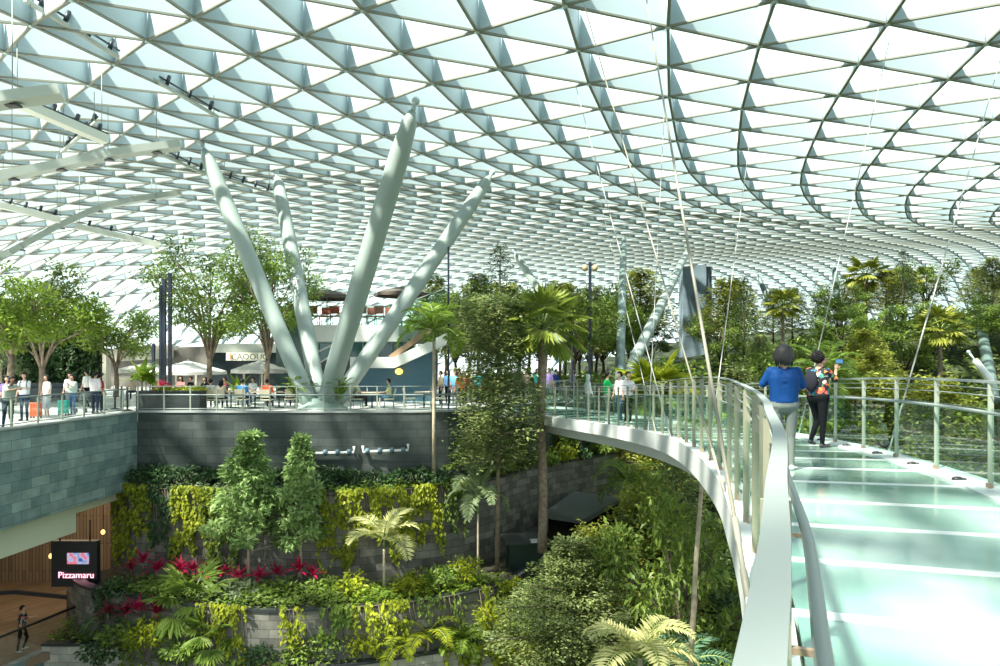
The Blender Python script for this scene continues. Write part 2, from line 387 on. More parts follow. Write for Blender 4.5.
cable(887, WB+.14, 1003, 50, .014, 'pale cable rising outside the right balustrade to the roof', CAB)
cable(657, -.08, 600, 200, .009, 'faintest thin cable beside the grey columns behind the far bridge walkers', CAB)
# ---------------------------------------------------------------- terraces, garden walls, ground
SLATE = brickmat('slate_tiles', (.036, .05, .048), (.075, .09, .085), (.015, .02, .02), 1.15, .34, rough=.45)
PALESLATE = brickmat('pale_slate_tiles', (.13, .20, .205), (.27, .35, .335), (.06, .085, .085), .85, .33, rough=.5)
STONE = brickmat('garden_stone', (.11, .11, .095), (.26, .255, .22), (.04, .04, .035), .62, .3, rough=.8)
LITSTONE = brickmat('garden_stone_lit', (.34, .34, .29), (.52, .50, .43), (.16, .16, .14), .62, .3, rough=.8)  # lighter copy of the garden stone, its lit look put into the colour
PAVE = brickmat('terrace_paving', (.62, .63, .60), (.72, .72, .69), (.45, .46, .44), 1.2, .6, rough=.45)
SOIL = mat('soil', (.035, .035, .02), .95, noise=.5, scale=1.5)
COPING = mat('dark_coping', (.035, .04, .045), .35); PALECOP = mat('grey_coping', (.33, .36, .35), .5)
CREAM = mat('cream_fascia', (.55, .58, .44), .6)
WOOD = plankmat('wood_cladding', (.17, .12, .075), (.26, .19, .12), .16)
# outer edge of the terrace
TL = [V((-17.4, 3, 0)), V((-16.4, 12, 0)), V((-15.4, 21.5, 0)), V((-14.9, 28.75, 0))]
TF = [V((-14.9, 28.75, 0)), V((-9, 28.6, 0)), V((-2.9, 28.85, 0)), V((-.43, 30.5, 0)), V((1.95, 34.2, 0)), V((4.2, 37.0, 0)), V((5.9, 39.0, 0)), V((9.0, 43, 0)), V((10.6, 50, 0)), V((10.8, 60, 0))]
fl = MB(); fl.prism([(p.x-.15, p.y) for p in TL]+[(p.x-.1*(p.x > 3), p.y+.12) for p in TF[1:]]+[(10.8, 96), (-62, 96), (-62, 3)], -.35, 0)
struct(fl, 'floor', PAVE, lambda co, n: (co.x, co.y))
def wallstrip(mb, pts, z0, z1, th=.35, mi=0, out=None):
    """wall along plan polyline, thickness to its left; z0,z1 may be lists"""
    n = len(pts); z0s = z0 if hasattr(z0, '__len__') else [z0]*n; z1s = z1 if hasattr(z1, '__len__') else [z1]*n
    P = [V((p[0], p[1], 0)) for p in pts]; vs = []
    for i, p in enumerate(P):
        d = (P[min(i+1, n-1)]-P[max(i-1, 0)]).normalized(); q = p+V((-d.y, d.x, 0))*th
        vs += [(p.x, p.y, z0s[i]), (p.x, p.y, z1s[i]), (q.x, q.y, z1s[i]), (q.x, q.y, z0s[i])]
    fs = [(0, 3, 2, 1), tuple(4*(n-1)+k for k in (0, 1, 2, 3))]
    for i in range(n-1):
        for k in range(4): k2 = (k+1) % 4; fs.append((4*i+k, 4*i+k2, 4*i+4+k2, 4*i+4+k)[::-1])
    return mb.add(vs, fs, mi)
def arclen_uv(pts):
    P = [V((p[0], p[1], 0)) for p in pts]
    def f(co, n):
        if abs(n.z) > .7: return (co.x, co.y)
        best = None; acc = 0
        for a, b in zip(P, P[1:]):
            L = (b-a).length; t = max(0, min(1, (V((co.x, co.y, 0))-a).dot(b-a)/L/L)); q = a.lerp(b, t); d = (V((co.x, co.y, 0))-q).length
            if best is None or d < best[0]: best = (d, acc+t*L)
            acc += L
        return (best[1], co.z)
    return f
def dense(pts, n=5): return [(p.x, p.y) for p in catmull([V((p[0], p[1], 0)) for p in pts], n)]
w = MB(); wallstrip(w, [(p.x, p.y) for p in TL], -3.05, .02, .4); struct(w, 'wall_left', PALESLATE, arclen_uv([(p.x, p.y) for p in TL]))
w = MB(); wallstrip(w, [(p.x+.05, p.y) for p in TL], .02, .09, .42); struct(w, 'trim_1', PALECOP)
TFd = dense([(p.x, p.y) for p in TF]); w = MB(); wallstrip(w, TFd, -4, .02, .4); struct(w, 'wall_front', SLATE, arclen_uv(TFd))
w = MB(); wallstrip(w, [(x, y-.04) for x, y in TFd], .02, .09, .42); struct(w, 'trim_2', PALECOP)
w = MB(); wallstrip(w, [(-17.8, 3), (-16.9, 12), (-15.9, 21.5), (-15.5, 25.6)], -4.1, -3.05, 1.2); struct(w, 'wall_fascia', CREAM)
w = MB(); w.prism([(-30, 3), (-17.6, 3), (-16.6, 12), (-15.8, 21.5), (-15.2, 28.7), (-15.2, 33), (-30, 33)], -3.4, -3.06); struct(w, 'ceiling_lower', CREAM)
# lower hall: wood wall, wood floor, pale stone edge
LOWD = mat('lower_hall_dark', (.05, .045, .04), .8)
w = MB(); w.box((-23.5, 33.2, -6), (17, .3, 6)); struct(w, 'wall_lower_hall', WOOD, lambda co, n: (co.z, co.x))
w = MB(); w.box((-31, 20, -6), (.3, 30, 6)); struct(w, 'wall_lower_side', LOWD)
w = MB(); w.prism([(-31, 5), (-18.8, 16), (-16.9, 24), (-15.0, 27.2), (-15.0, 33), (-31, 33)], -8.6, -8.3); struct(w, 'floor_lower_hall', WOOD, lambda co, n: (co.y+co.x*.6, co.x-co.y*.6))
E0 = [(-19.6, 14.5), (-18.3, 18), (-16.75, 24), (-15.9, 27)]
w = MB(); wallstrip(w, E0, -9.8, -8.28, .3); struct(w, 'wall_lower_edge', PALESLATE, arclen_uv(E0))
# round garden walls, stepping down
def zpts(z, px): return [tuple(WZ(x, y, z))[:2] for x, y in px]
C1 = [(-15.9, 28.6)]+zpts(-2.95, ((137, 489), (195, 491.5), (262, 494), (330, 495), (390, 491.5), (450, 487), (490, 480), (540, 467), (600, 456)))+[(7.2, 39.2), (9.6, 42.6)]
C2 = [(-17, 27.5)]+zpts(-6.3, ((90, 590), (180, 605), (263, 612), (350, 609), (400, 605), (460, 596), (510, 583)))+[(1.4, 29.0), (2.0, 32), (2.2, 36)]
C3 = [(-16.5, 25.2)]+zpts(-8.1, ((130, 648), (250, 666), (330, 668), (420, 656), (500, 644), (530, 636)))+[(2.8, 27.6), (4.5, 30.5)]
C1, C2, C3 = dense(C1, 4), dense(C2, 4), dense(C3, 4)
w = MB(); wallstrip(w, C1, -6.6, -2.97, .3); struct(w, 'wall_garden_upper', STONE, arclen_uv(C1))
w = MB(); wallstrip(w, C2, -8.6, -6.3, .3); struct(w, 'wall_garden_middle', STONE, arclen_uv(C2))
w = MB(); wallstrip(w, C3, -13, -8.1, .3); struct(w, 'wall_garden_lower', LITSTONE, arclen_uv(C3))
for k, (c, z) in enumerate(((C1, -2.97), (C2, -6.3), (C3, -8.1))):
    w = MB(); wallstrip(w, [(x, y-.05) for x, y in c], z, z+.09, .36); struct(w, 'trim_%d' % (k+3), COPING)
def beds(a, b, z, name):
    m_ = MB(); A = [V((x, y, z)) for x, y in a]; B = [V((x, y, z)) for x, y in b]
    n = max(len(A), len(B)); vs = []
    for i in range(n):
        p = A[int(i*(len(A)-1)/(n-1))]; q = B[int(i*(len(B)-1)/(n-1))]; vs += [p, q]
    m_.add(vs, [(2*i, 2*i+2, 2*i+3, 2*i+1) for i in range(n-1)]); return struct(m_, name, SOIL)
beds([(x, y+.1) for x, y in C1], [(-15, 29), (-9, 28.9), (-2.9, 29.1), (-.5, 30.7), (1.9, 34.4), (4.1, 37.2), (5.8, 39.2), (9.4, 43.3)], -3.1, 'floor_upper_bed')
beds([(x, y+.1) for x, y in C2], [(x, y+.5) for x, y in C1], -6.42, 'floor_middle_bed')
beds([(x, y+.1) for x, y in C3], [(x, y+.5) for x, y in C2], -8.25, 'floor_lower_bed')
# garden ground: a pit below the bridge rising to a planted hill behind
def gz(X, Y):
    d = Y-24-.12*abs(X-14); z = -12+13.2*smooth01((d)/26)
    if X > 14: z += min(4, (X-14)*.22)*smooth01((Y-6)/20)
    return z
gr = MB(); nx, ny = 60, 60; xs = [-26+ i*116/nx for i in range(nx+1)]; ys = [-12+j*132/ny for j in range(ny+1)]
vs = []
for y in ys:
    for x in xs:
        z = gz(x, y)+.25*math.sin(x*1.3+y*.7)+.2*math.sin(x*.5-y*1.1)
        if x < 10.4 and y > 27 and y > 28+max(0, x)*1.35: z = min(z, -12)
        vs.append((x, y, z))
gr.add(vs, [(j*(nx+1)+i, j*(nx+1)+i+1, (j+1)*(nx+1)+i+1, (j+1)*(nx+1)+i) for j in range(ny) for i in range(nx)], 0, True)
struct(gr, 'ground', mat('garden_ground', (.03, .045, .015), .95, noise=.5, scale=.8))
g = MB(); g.box((20, 80, -14), (600, 600, 1)); struct(g, 'ground_outer', mat('outer_ground', (.07, .085, .06), .9))
# ---------------------------------------------------------------- balustrades on the terrace edge
def balustrade(path, zt, main, label, sp, name='terrace_balustrade', zbase=.09):
    P = [V((x, y, 0)) for x, y in path]; t = thing(name, label, 'balustrade', (P[0].x, P[0].y, zbase))
    c = [0]
    for a, b in zip(P, P[1:]): c.append(c[-1]+(b-a).length)
    def at(s):
        for k in range(len(P)-1):
            if s <= c[k+1]+1e-6: return P[k].lerp(P[k+1], (s-c[k])/(c[k+1]-c[k]))
        return P[-1]
    s = .15
    while s < c[-1]:
        p = at(s); m_ = MB(); m_.box((p.x, p.y, (zt+zbase)/2), (.05, .05, zt-zbase)); m_.build('post', RAILM, t); s += sp
    for z, r, nm in ((zt, .028 if main is None else .015, 'top_rail'), (main, .032, 'handrail'), (zbase+.08, .02, 'base_rail')):
        if z is None: continue
        m_ = MB(); m_.tube([p+V((0, 0, z)) for p in P], r, 6); m_.build(nm, STEEL, t)
    m_ = MB(); zz = (main or zt)-.04; vs = []
    for p in P: vs += [p+V((0, 0, zbase+.12)), p+V((0, 0, zz))]
    off = V((0, .012, 0)); m_.add(vs+[v+off for v in vs], [(2*i, 2*i+2, 2*i+3, 2*i+1) for i in range(len(P)-1)]+[(2*len(P)+2*i, 2*len(P)+2*i+1, 2*len(P)+2*i+3, 2*len(P)+2*i+2) for i in range(len(P)-1)]); m_.build('glass_panel', CLEAR, t)
    return t
balustrade([(-17.1, 8), (-16.3, 13), (-15.55, 21.5), (-15.12, 28.6)], 1.0, None, 'steel and glass balustrade on top of the pale stone wall at left', 1.18)
TB = [(x, y+.15) for x, y in TFd if x < -1.5]
balustrade([(-15.1, 28.9)]+TB[1:], 1.09, .74, 'steel and glass balustrade on top of the dark tiled terrace wall', 1.1)
balustrade([(x, y+.15) for x, y in TFd if x > .5], 1.09, .74, 'steel and glass balustrade curving away behind the far end of the bridge', 1.2)
# escalator-side railing in the lower hall
t = thing('hall_railing', 'dark handrail with glass above the pale stone edge of the lower wooden hall', 'railing', (-17, 24, -8.2))
P = [V((x-.15, y, -7.2)) for x, y in E0]; m_ = MB(); m_.tube(P, .05, 6); m_.build('handrail', BLACK, t)
m_ = MB()
for a, b in zip(P, P[1:]): m_.bar(a-V((0, 0, .5)), b-V((0, 0, .5)), .012, .95)
m_.build('glass_panel', CLEAR, t)
t = thing('hall_railing', 'second dark rail behind the walking person in the lower wooden hall', 'railing', (-20, 28.5, -8.2))
P = [V((-24, 27, -7.1)), V((-19.6, 28.3, -7.2)), V((-17.2, 28.7, -7.6)), V((-15.6, 29.0, -7.9))]; m_ = MB()
for a, b in zip(P, P[1:]): m_.bar(a, b, .1, .16)
m_.build('handrail', BLACK, t)
for x in (-23, -20.2, -17.6): m_ = MB(); m_.box((x, 28.2+(x+20)*.12, -7.75), (.05, .05, 1.1)); m_.build('post', BLACK, t)
# restaurant sign in the lower hall
t = thing('hanging_sign', 'black restaurant sign box with a lit screen and pink lettering under the terrace', 'sign', (-16.6, 27.2, -6.7))
c = W(76, 563, 27.0); m_ = MB(); m_.box(c, (1.75, .25, 1.75)); m_.build('sign_box', BLACK, t)
m_ = MB(); q = W(78, 558.5, 26.85); m_.box(q, (.82, .04, .42))
scr, nt, b = nodes('screen_picture'); N = nt.nodes.new; tc = N('ShaderNodeTexCoord'); no = N('ShaderNodeTexNoise'); no.inputs['Scale'].default_value = 3.2; ra = N('ShaderNodeValToRGB')
for pz, cc in ((.35, (.05, .12, .4, 1)), (.5, (.5, .55, .8, 1)), (.6, (.8, .15, .2, 1))): e = ra.color_ramp.elements.new(pz); e.color = cc
nt.links.new(tc.outputs['Object'], no.inputs['Vector']); nt.links.new(no.outputs['Fac'], ra.inputs['Fac']); nt.links.new(ra.outputs['Color'], b.inputs['Emission Color']); b.inputs['Emission Strength'].default_value = .9; b.inputs['Base Color'].default_value = (.02, .02, .02, 1)
m_.build('screen', scr, t)
def text(s, loc, size, m_, parent, rot=(math.pi/2, 0, 0), ext=.01, name='lettering', sx=1):
    c = bpy.data.curves.new(name, 'FONT'); c.body = s; c.size = size; c.extrude = ext; c.align_x = 'CENTER'; c.materials.append(m_); c.resolution_u = 2
    tmp = bpy.data.objects.new('tmp', c); COL.objects.link(tmp); me = bpy.data.meshes.new_from_object(tmp.evaluated_get(bpy.context.evaluated_depsgraph_get())); bpy.data.objects.remove(tmp, do_unlink=True); bpy.data.curves.remove(c)
    me.materials.clear(); me.materials.append(m_); o = bpy.data.objects.new(name, me); COL.objects.link(o); o0 = V((0, 0, 0)); p = parent
    while p: o0 = o0+p.location; p = p.parent
    o.location = V(loc)-o0; o.rotation_euler = rot; o.scale = (sx, 1, 1); o.parent = parent; return o
text('Pizzamaru', W(76, 578, 26.84), .34, mat('pink_neon', (.9, .3, .4), emit=(1, .45, .55), es=2.2), t)
m_ = MB(); m_.tube([W(60, 541, 27.0), W(60, 520, 27.0)], .03, 6); m_.build('hanger', BLACK, t); m_ = MB(); m_.tube([W(90, 541, 27.0), W(90, 520, 27.0)], .03, 6); m_.build('hanger', BLACK, t)
# amber pendant lamps in the hall
AMB = mat('amber_lamp', (.9, .5, .15), emit=(1, .55, .15), es=3)
for k, (x, y, d, lb) in enumerate(((51, 556, 27.5, 'small amber pendant lamp at the upper left corner of the black sign'), (66, 549, 28, 'amber pendant lamp hanging just above the black sign'), (103, 532, 28.5, 'glowing amber pendant lamp at the end of the cream fascia'))):
    c = W(x, y, d); t = thing('pendant_lamp', lb, 'lamp', c); m_ = MB(); m_.ell(c, (.08, .08, .10), 10, 8); m_.build('lamp_shade', AMB, t); m_ = MB(); m_.tube([c+V((0, 0, .15)), V((c.x, c.y, -3.5))], .012, 5); m_.build('cord', BLACK, t)
# light bars with spotlights on the dark wall
for k, (x0, x1, y0, y1, lb) in enumerate(((308, 354, 453.5, 452.5, 'white pipe with four small spotlights on the dark tiled wall, nearer the slim pale tree'), (363, 408, 452, 450, 'white pipe with four small spotlights on the dark tiled wall, nearer the thin palm trunk'))):
    a, b_ = W(x0, y0, 28.42), W(x1, y1, 28.42); t = thing('wall_light_bar', lb, 'light bar', a)
    m_ = MB(); m_.tube([a+V((0, 0, .25)), a, b_, b_+V((0, 0, .25))], .06, 8); m_.build('pipe', WHITE, t)
    for f in (.1, .38, .65, .9):
        p = a.lerp(b_, f); sp_ = MB(); sp_.tube([p+V((0, -.02, -.08)), p+V((0, -.1, .12))], .09, 8); s_ = sp_.build('spotlight', mat('lamp_housing', (.12, .2, .24), .4), t)
    for f in (.03, .97): p = a.lerp(b_, f); sp_ = MB(); sp_.box(p+V((0, .1, 0)), (.05, .22, .05)); sp_.build('bracket', WHITE, t)
# ---------------------------------------------------------------- garden kiosk and box
t = thing('garden_shelter', 'black flat-roofed garden shelter standing against the curved stone wall', 'shelter', WZ(585, 540, -7))
zr = -4.4; R_ = [WZ(x, y, zr) for x, y in ((543, 513), (574, 491), (620, 498), (584, 519))]
m_ = MB(); m_.prism([(p.x, p.y) for p in R_], zr-.22, zr); m_.build('roof', mat('shelter_roof', (.10, .12, .12), .3), t)
for k in range(4):
    p = R_[k].lerp(sum(R_, V((0, 0, 0)))/4, .1); m_ = MB(); m_.box((p.x, p.y, zr-1.05), (.14, .14, 1.7)); m_.build('post', BLACK, t)
cc = sum(R_, V((0, 0, 0)))/4
m_ = MB(); a, b_, c_, d_ = [p.lerp(cc, .12) for p in R_]; wallstrip(m_, [(a.x, a.y), (b_.x, b_.y), (c_.x, c_.y)], zr-1.85, zr-.22, .1); m_.build('back_panel', BLACK, t)
m_ = MB(); wallstrip(m_, [(a.x, a.y), (d_.x, d_.y), (c_.x, c_.y)], zr-1.85, zr-1.3, .1); m_.build('front_panel', DARK, t)
t = thing('equipment_box', 'dark green box with a pale lid standing before the curved stone wall', 'box', W(526, 575, 29))
c = W(526, 557, 29); m_ = MB(); m_.box(c, (1.55, 1.2, 1.45), .15); m_.build('cabinet', mat('box_green', (.015, .035, .03), .4), t)
m_ = MB(); m_.box(c+V((-.05, -.05, .78)), (1.85, 1.4, .12), .15); m_.build('lid', mat('box_lid', (.06, .07, .07), .3), t)
m_ = MB(); m_.box(c+V((.42, -.55, .82)), (.55, .35, .08), .15); m_.build('vent_plate', mat('vent_pale', (.7, .74, .74), .4), t)
m_ = MB(); m_.box(c+V((0, 0, -1.0)), (1.5, 1.1, .6), .15); m_.build('plinth', STONE if False else COPING, t)
# ---------------------------------------------------------------- columns
def strut(base, top, rmid, rend, parent, n=20, mi_=COLP):
    m_ = MB(); a, b_ = V(base), V(top); pts = [a.lerp(b_, f) for f in (0, .04, .14, .5, .86, .965, 1)]
    m_.tube(pts, [rend*1.15, rend*1.45, rmid*.97, rmid, rmid*.95, rend*1.25, rend*.6], n); s_ = m_.build('strut', mi_, parent)
    k = MB(); u = (b_-a).normalized(); jr = min(.16, rend*.8); k.tube([b_, b_+u*.35], jr*.55, 8); k.ell(b_+u*.4, (jr, jr, jr), 10, 6); k.build('end_joint', NODEM, s_)
    return s_
B0 = W(322, 411, 29.8)
t = thing('branching_column', 'four pale steel struts fanning up to the roof from one foot on the terrace', 'column', (B0.x, B0.y, 0))
for (x, y, dd, bx, rm_) in ((200, 141, 1.0, -.42, .37), (276, 171, 1.0, -.12, .36), (417, 97, 1.0, .1, .43), (494, 171, 1.0, .4, .38)):
    q, d = roof_hit(x, y, 15); q = q-(q-B0).normalized()*.55
    strut((B0.x+bx, B0.y+(.3 if bx in (-.12, .4) else -.15), .15), q, rm_, .24, t)
m_ = MB(); m_.lathe((B0.x, B0.y, 0), [(1.1, 0), (1.1, .12), (.75, .3), (.45, .55)], 24); m_.build('foot', COLP, t)
def lone(x0, y0, x1, y1, d, r, label, m_=COLP, db=None):
    q, dd = roof_hit(x1, y1, 30) if d is None else (W(x1, y1, d), d)
    a = W(x0, y0, db or dd*.98); t = thing('roof_column', label, 'column', a); strut(a, q-(q-a).normalized()*.5, r, r*.62, t, 14, m_); return t
COLG = mat('column_paint_shaded', (.11, .17, .155), .4)  # darkened copy of the column paint, shade put into the colour
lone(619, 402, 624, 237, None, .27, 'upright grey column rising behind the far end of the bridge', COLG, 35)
lone(622, 385, 688, 250, None, .36, 'thick white column leaning right behind the yellow palm', COLP, 37)
lone(545, 300, 513, 250, None, .4, 'white column top leaning left behind the large fan palm')
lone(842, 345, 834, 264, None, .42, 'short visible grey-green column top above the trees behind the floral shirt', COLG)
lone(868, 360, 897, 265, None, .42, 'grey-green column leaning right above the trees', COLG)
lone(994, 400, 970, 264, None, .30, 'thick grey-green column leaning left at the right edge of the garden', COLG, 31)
lone(992, 382, 967, 350, 31, .15, 'small pale strut leaning left at the foot of the thick right column', WHITE)
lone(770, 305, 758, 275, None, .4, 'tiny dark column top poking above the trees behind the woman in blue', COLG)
lone(990, 380, 991, 285, 60, .25, 'slim pale column behind the thick one at the right edge', COLP)
t = thing('service_tower', 'blue-grey tapered tower block rising above the trees', 'tower', W(694, 310, 70))
c = W(694, 330, 70); m_ = MB(); m_.prism([(c.x-1.3, c.y-.8), (c.x+1.0, c.y-.8), (c.x+1.0, c.y+.8), (c.x-1.3, c.y+.8)], 0, [11.2, 11.5, 11.5, 11.2]); m_.build('shaft', mat('tower_blue', (.16, .22, .26), .5, noise=.2, scale=1), t)
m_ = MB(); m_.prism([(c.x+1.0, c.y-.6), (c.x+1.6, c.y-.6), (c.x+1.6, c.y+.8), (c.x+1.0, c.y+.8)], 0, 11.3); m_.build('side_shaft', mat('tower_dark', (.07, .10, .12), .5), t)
# hanging walkway beams under the roof at left (pale curved light troughs)
TRO = mat('trough_paint', (.50, .55, .51), .45); LED = mat('lamp_tube', (.8, .82, .75), .4)
def trough(pts, wdt, h, label, m_=TRO):
    P = catmull([W(*p) for p in pts], 5); t = thing('ceiling_trough', label, 'beam', P[0]); k = MB()
    for a, b_ in zip(P, P[1:]): k.bar(a, b_, wdt, h)
    o = k.build('channel', m_, t)
    for i in range(2, len(P)-1, 4):
        k = MB(); p = P[i]; k.tube([p, V((p.x, p.y, roofZ(p.x, p.y)+.1))], .015, 5); k.build('hanger', STEEL, t)
        k = MB(); k.box(p-V((0, 0, h/2+.03)), (wdt*.5, .3, .06)); k.build('downlight', BLACK, t)
trough(((-60, 112, 19), (0, 101, 19.5), (62, 93, 20)), .75, .28, 'short pale ceiling trough at the upper left edge')
trough(((-60, 192, 25), (0, 177, 26), (60, 165, 27), (120, 153, 28), (180, 145, 29)), .75, .3, 'long pale ceiling trough curving from the left edge towards the column')
trough(((-40, 278, 34), (10, 252, 35), (60, 225, 36.5), (110, 205, 38), (180, 193, 40)), .75, .3, 'lowest pale ceiling trough rising in a curve above the left trees')
def lightbar(x0, y0, d0, x1, y1, d1, label, r=.14, m_=LED):
    a, b_ = W(x0, y0, d0), W(x1, y1, d1); t = thing('track_light', label, 'light', a); k = MB(); k.bar(a, b_, r*2, r*1.4); k.build('track', m_, t)
    k = MB(); k.bar(a+V((0, .12, .25)), b_+V((0, .12, .25)), .05, .05); k.build('conduit', DARK, t)
    for f in (.15, .4, .65, .9):
        p = a.lerp(b_, f); k = MB(); k.tube([p+V((0, 0, .1)), p+V((.05, .1, .45))], .07, 6); k.build('spot', DARK, t)
    for f in (.05, .95):
        p = a.lerp(b_, f); k = MB(); k.tube([p, V((p.x, p.y, roofZ(p.x, p.y)+.1))], .015, 5); k.build('hanger', STEEL, t)
TRK = mat('track_grey', (.42, .46, .42), .45)
lightbar(12, 100, 22, 106, 140, 24.5, 'bright pale light bar sloping below the upper left trough', .2)
lightbar(25, 0, 20, 118, 57, 23, 'slim grey track light nearest the upper left corner', .07, TRK)
lightbar(130, 66, 25, 218, 117, 27, 'slim grey track light between the two upper beams near the left strut', .07, TRK)
lightbar(156, 152, 31, 205, 174, 33, 'small track light just left of the leftmost strut head', .07, TRK)
lightbar(0, 205, 33, 60, 220, 34, 'long pale light bar at the left edge below the long trough', .2)
lightbar(75, 226, 37, 160, 245, 39, 'long pale light bar crossing above the lowest trough', .2)
lightbar(222, 178, 36, 272, 194, 38, 'small track light between the two left struts', .07, TRK)
lightbar(62, 152, 28, 96, 122, 26.5, 'short strut-like light bar joining the trough to a roof node', .06, TRK)

for k, (x, y) in enumerate(((-21, 29), (-24, 22), (-18.5, 30.5))):
    l = bpy.data.lights.new('hall_fill', 'AREA'); l.energy = 85; l.size = 3; l.color = (1, .78, .52); o = bpy.data.objects.new('hall_fill', l); COL.objects.link(o); o.location = (x, y, -3.6)  # unseen warm fill lights added to brighten the wooden hall
# ---------------------------------------------------------------- two-storey cafe
BLUE = mat('blue_wall', (.045, .12, .17), .55, noise=.12, scale=1); SLABC = mat('slab_paint', (.60, .64, .60), .5); TEAL = mat('teal_glass', (.02, .16, .14), .12, spec=.8)
DG = mat('dark_shopfront', (.02, .03, .035), .2); BEIGE = mat('beige_panel', (.40, .38, .31), .6)
t = thing('cafe_pavilion', 'two-storey cafe with blue lower wall, white sloping parapet and open upper deck', 'building', W(380, 402, 37))
D = 36
def face(pts, th, m_, name, parent=t, d=D):
    k = MB(); k.poly3([W(x, y, d) for x, y in pts], (0, th, 0)); return k.build(name, m_, parent)
face([(352, 402), (436, 402), (436, 345), (394, 368), (352, 368)], .3, BLUE, 'blue_wall', d=36.2)
face([(350, 357), (394, 357), (447, 333), (447, 344), (394, 368), (350, 368)], 1.2, SLABC, 'sloping_parapet', d=35.5)
face([(306, 339), (414, 339), (414, 360), (306, 360)], .15, TEAL, 'glass_storey', d=38.5)
for x in (318, 333, 348, 363, 378, 392, 404): k = MB(); k.box(W(x, 349, 38.4), (.07, .1, 1.2)); k.build('mullion', mat('mullion_teal', (.35, .6, .55), .4), t)
face([(306, 360), (352, 360), (352, 402), (306, 402)], .15, DG, 'lower_glazing', d=38.5)
k = MB(); k.prism([(W(306, 0, 36).x, 36), (W(399, 0, 36).x, 36), (W(420, 0, 41).x, 44), (W(300, 0, 41).x, 44)], 3.1, 3.95); k.build('upper_slab', SLABC, t)
face([(306, 306), (352, 306), (352, 325), (306, 325)], .02, CLEAR, 'deck_glass', d=36.1); face([(352, 306), (399, 306), (399, 325), (352, 325)], .02, BAL_GLASS, 'deck_glass', d=36.1)
face([(399, 325), (399, 306), (447, 288), (440, 308), (425, 320), (410, 340), (395, 348)], .02, BAL_GLASS, 'stair_glass', d=35.4)
k = MB(); k.tube([W(306, 306, 36.1), W(399, 306, 36.1), W(447, 288, 35.4)], .03, 6); k.build('deck_rail', STEEL, t)
face([(388, 356), (430, 326), (433, 331), (394, 358)], .9, mat('stair_terracotta', (.30, .20, .12), .7), 'stair_flight', d=35.9)
k = MB(); k.bar(W(316, 353, 37.2), W(356, 333, 37.2), .08, .08); k.bar(W(306, 371, 37.2), W(346, 347, 37.2), .08, .08); k.build('escalator_rail', SLABC, t)
face([(276, 306), (305, 306), (305, 402), (276, 402)], .2, mat('side_glass', (.05, .11, .10), .15), 'side_glazing', d=39)
LAMP = mat('warm_lamp', (.9, .6, .1), emit=(1, .62, .12), es=2.2)
for x, y, lb in ((399, 371.5, 'round amber wall lamp on the blue cafe wall'), (355, 373.5, 'round amber lamp beside the strut foot on the cafe wall')):
    c = W(x, y, 35.9); t2 = thing('wall_lamp', lb, 'lamp', c); k = MB(); k.ell(c, (.2, .12, .16), 12, 8); k.build('globe', LAMP, t2); k = MB(); k.box(c+V((0, .17, 0)), (.12, .15, .12)); k.build('mount', BLACK, t2)
# shop fronts behind the left terrace
t = thing('shop_row', 'low row of dark shop fronts with a beige fascia behind the cafe umbrellas', 'building', W(200, 395, 52))
k = MB(); k.poly3([W(x, y, 52) for x, y in ((212, 343.5), (280, 343.5), (280, 352.5), (212, 352.5))], (0, 4, 0)); k.build('fascia', mat('fascia_green', (.45, .48, .42), .5), t)
k = MB(); k.poly3([W(x, y, 53) for x, y in ((212, 352), (310, 352), (310, 392), (212, 392))], (0, .3, 0)); k.build('shopfront', DG, t)
k = MB(); k.poly3([W(x, y, 54) for x, y in ((97, 350), (212, 346), (212, 392), (97, 392))], (0, .3, 0)); k.build('shopfront', mat('shop_mid', (.16, .15, .13), .5, noise=.5, scale=.7), t)
k = MB(); k.poly3([W(x, y, 53.5) for x, y in ((108, 349), (172, 344), (172, 358), (108, 362))], (0, .3, 0)); k.build('fascia', BEIGE, t)
k = MB(); k.poly3([W(x, y, 50) for x, y in ((97, 349), (106, 349), (106, 392), (97, 392))], (0, .6, 0)); k.build('pillar', BEIGE, t)
k = MB(); k.poly3([W(x, y, 51.8) for x, y in ((226, 352.5), (268, 352.5), (268, 360.5), (226, 360.5))], (0, .1, 0)); k.build('signboard', mat('sign_cream', (.75, .74, .62), .5), t)
k = MB(); k.poly3([W(x, y, 51.7) for x, y in ((229.5, 354), (231.5, 354), (231.5, 359.5), (229.5, 359.5))], (0, .05, 0)); k.build('sign_stripe', mat('sign_orange', (.6, .25, .12), .5), t)
text('CAOOUO', W(250, 359.6, 51.65), .62, mat('sign_dark', (.08, .09, .05), .5), t, name='lettering', sx=1.0)
for x in (150, 176, 196, 244, 262):
    k = MB(); k.box(W(x, 378, 52.6), (.12, .1, 2)); k.build('door_frame', BEIGE, t)
# upper deck umbrellas and seats
UMB = mat('umbrella_white', (.80, .79, .74), .7); UMBD = mat('umbrella_brown', (.10, .085, .07), .7)
def parasol(c, R, h, hub, m_, label, cat='umbrella', n=8, val=.3):
    t = thing('cafe_umbrella', label, cat, c, None); k = MB(); vs = []; c = V(c)
    for r, z in ((0, hub), (R*.5, hub*.55), (R, 0), (R*1.0, -val*.6)):
        for i in range(n):
            for f in (0, .5):
                a = 2*math.pi*(i+f)/n; rr = r*(1 if f == 0 else .955); vs.append(c+V((math.cos(a)*rr, math.sin(a)*rr, h+z+(0 if f == 0 else -.02))))
    n2 = 2*n; fs = [(j*n2+i, j*n2+(i+1) % n2, (j+1)*n2+(i+1) % n2, (j+1)*n2+i) for j in range(3) for i in range(n2)]
    k.add(vs, fs, 0); k.build('canopy', m_, t); k = MB(); k.tube([c, c+V((0, 0, h+hub+.08))], .035, 8); k.build('pole', STEEL, t)
    k = MB(); k.lathe(c, [(.3, 0), (.3, .06), (.06, .1)], 12); k.build('base', DARK, t); return t
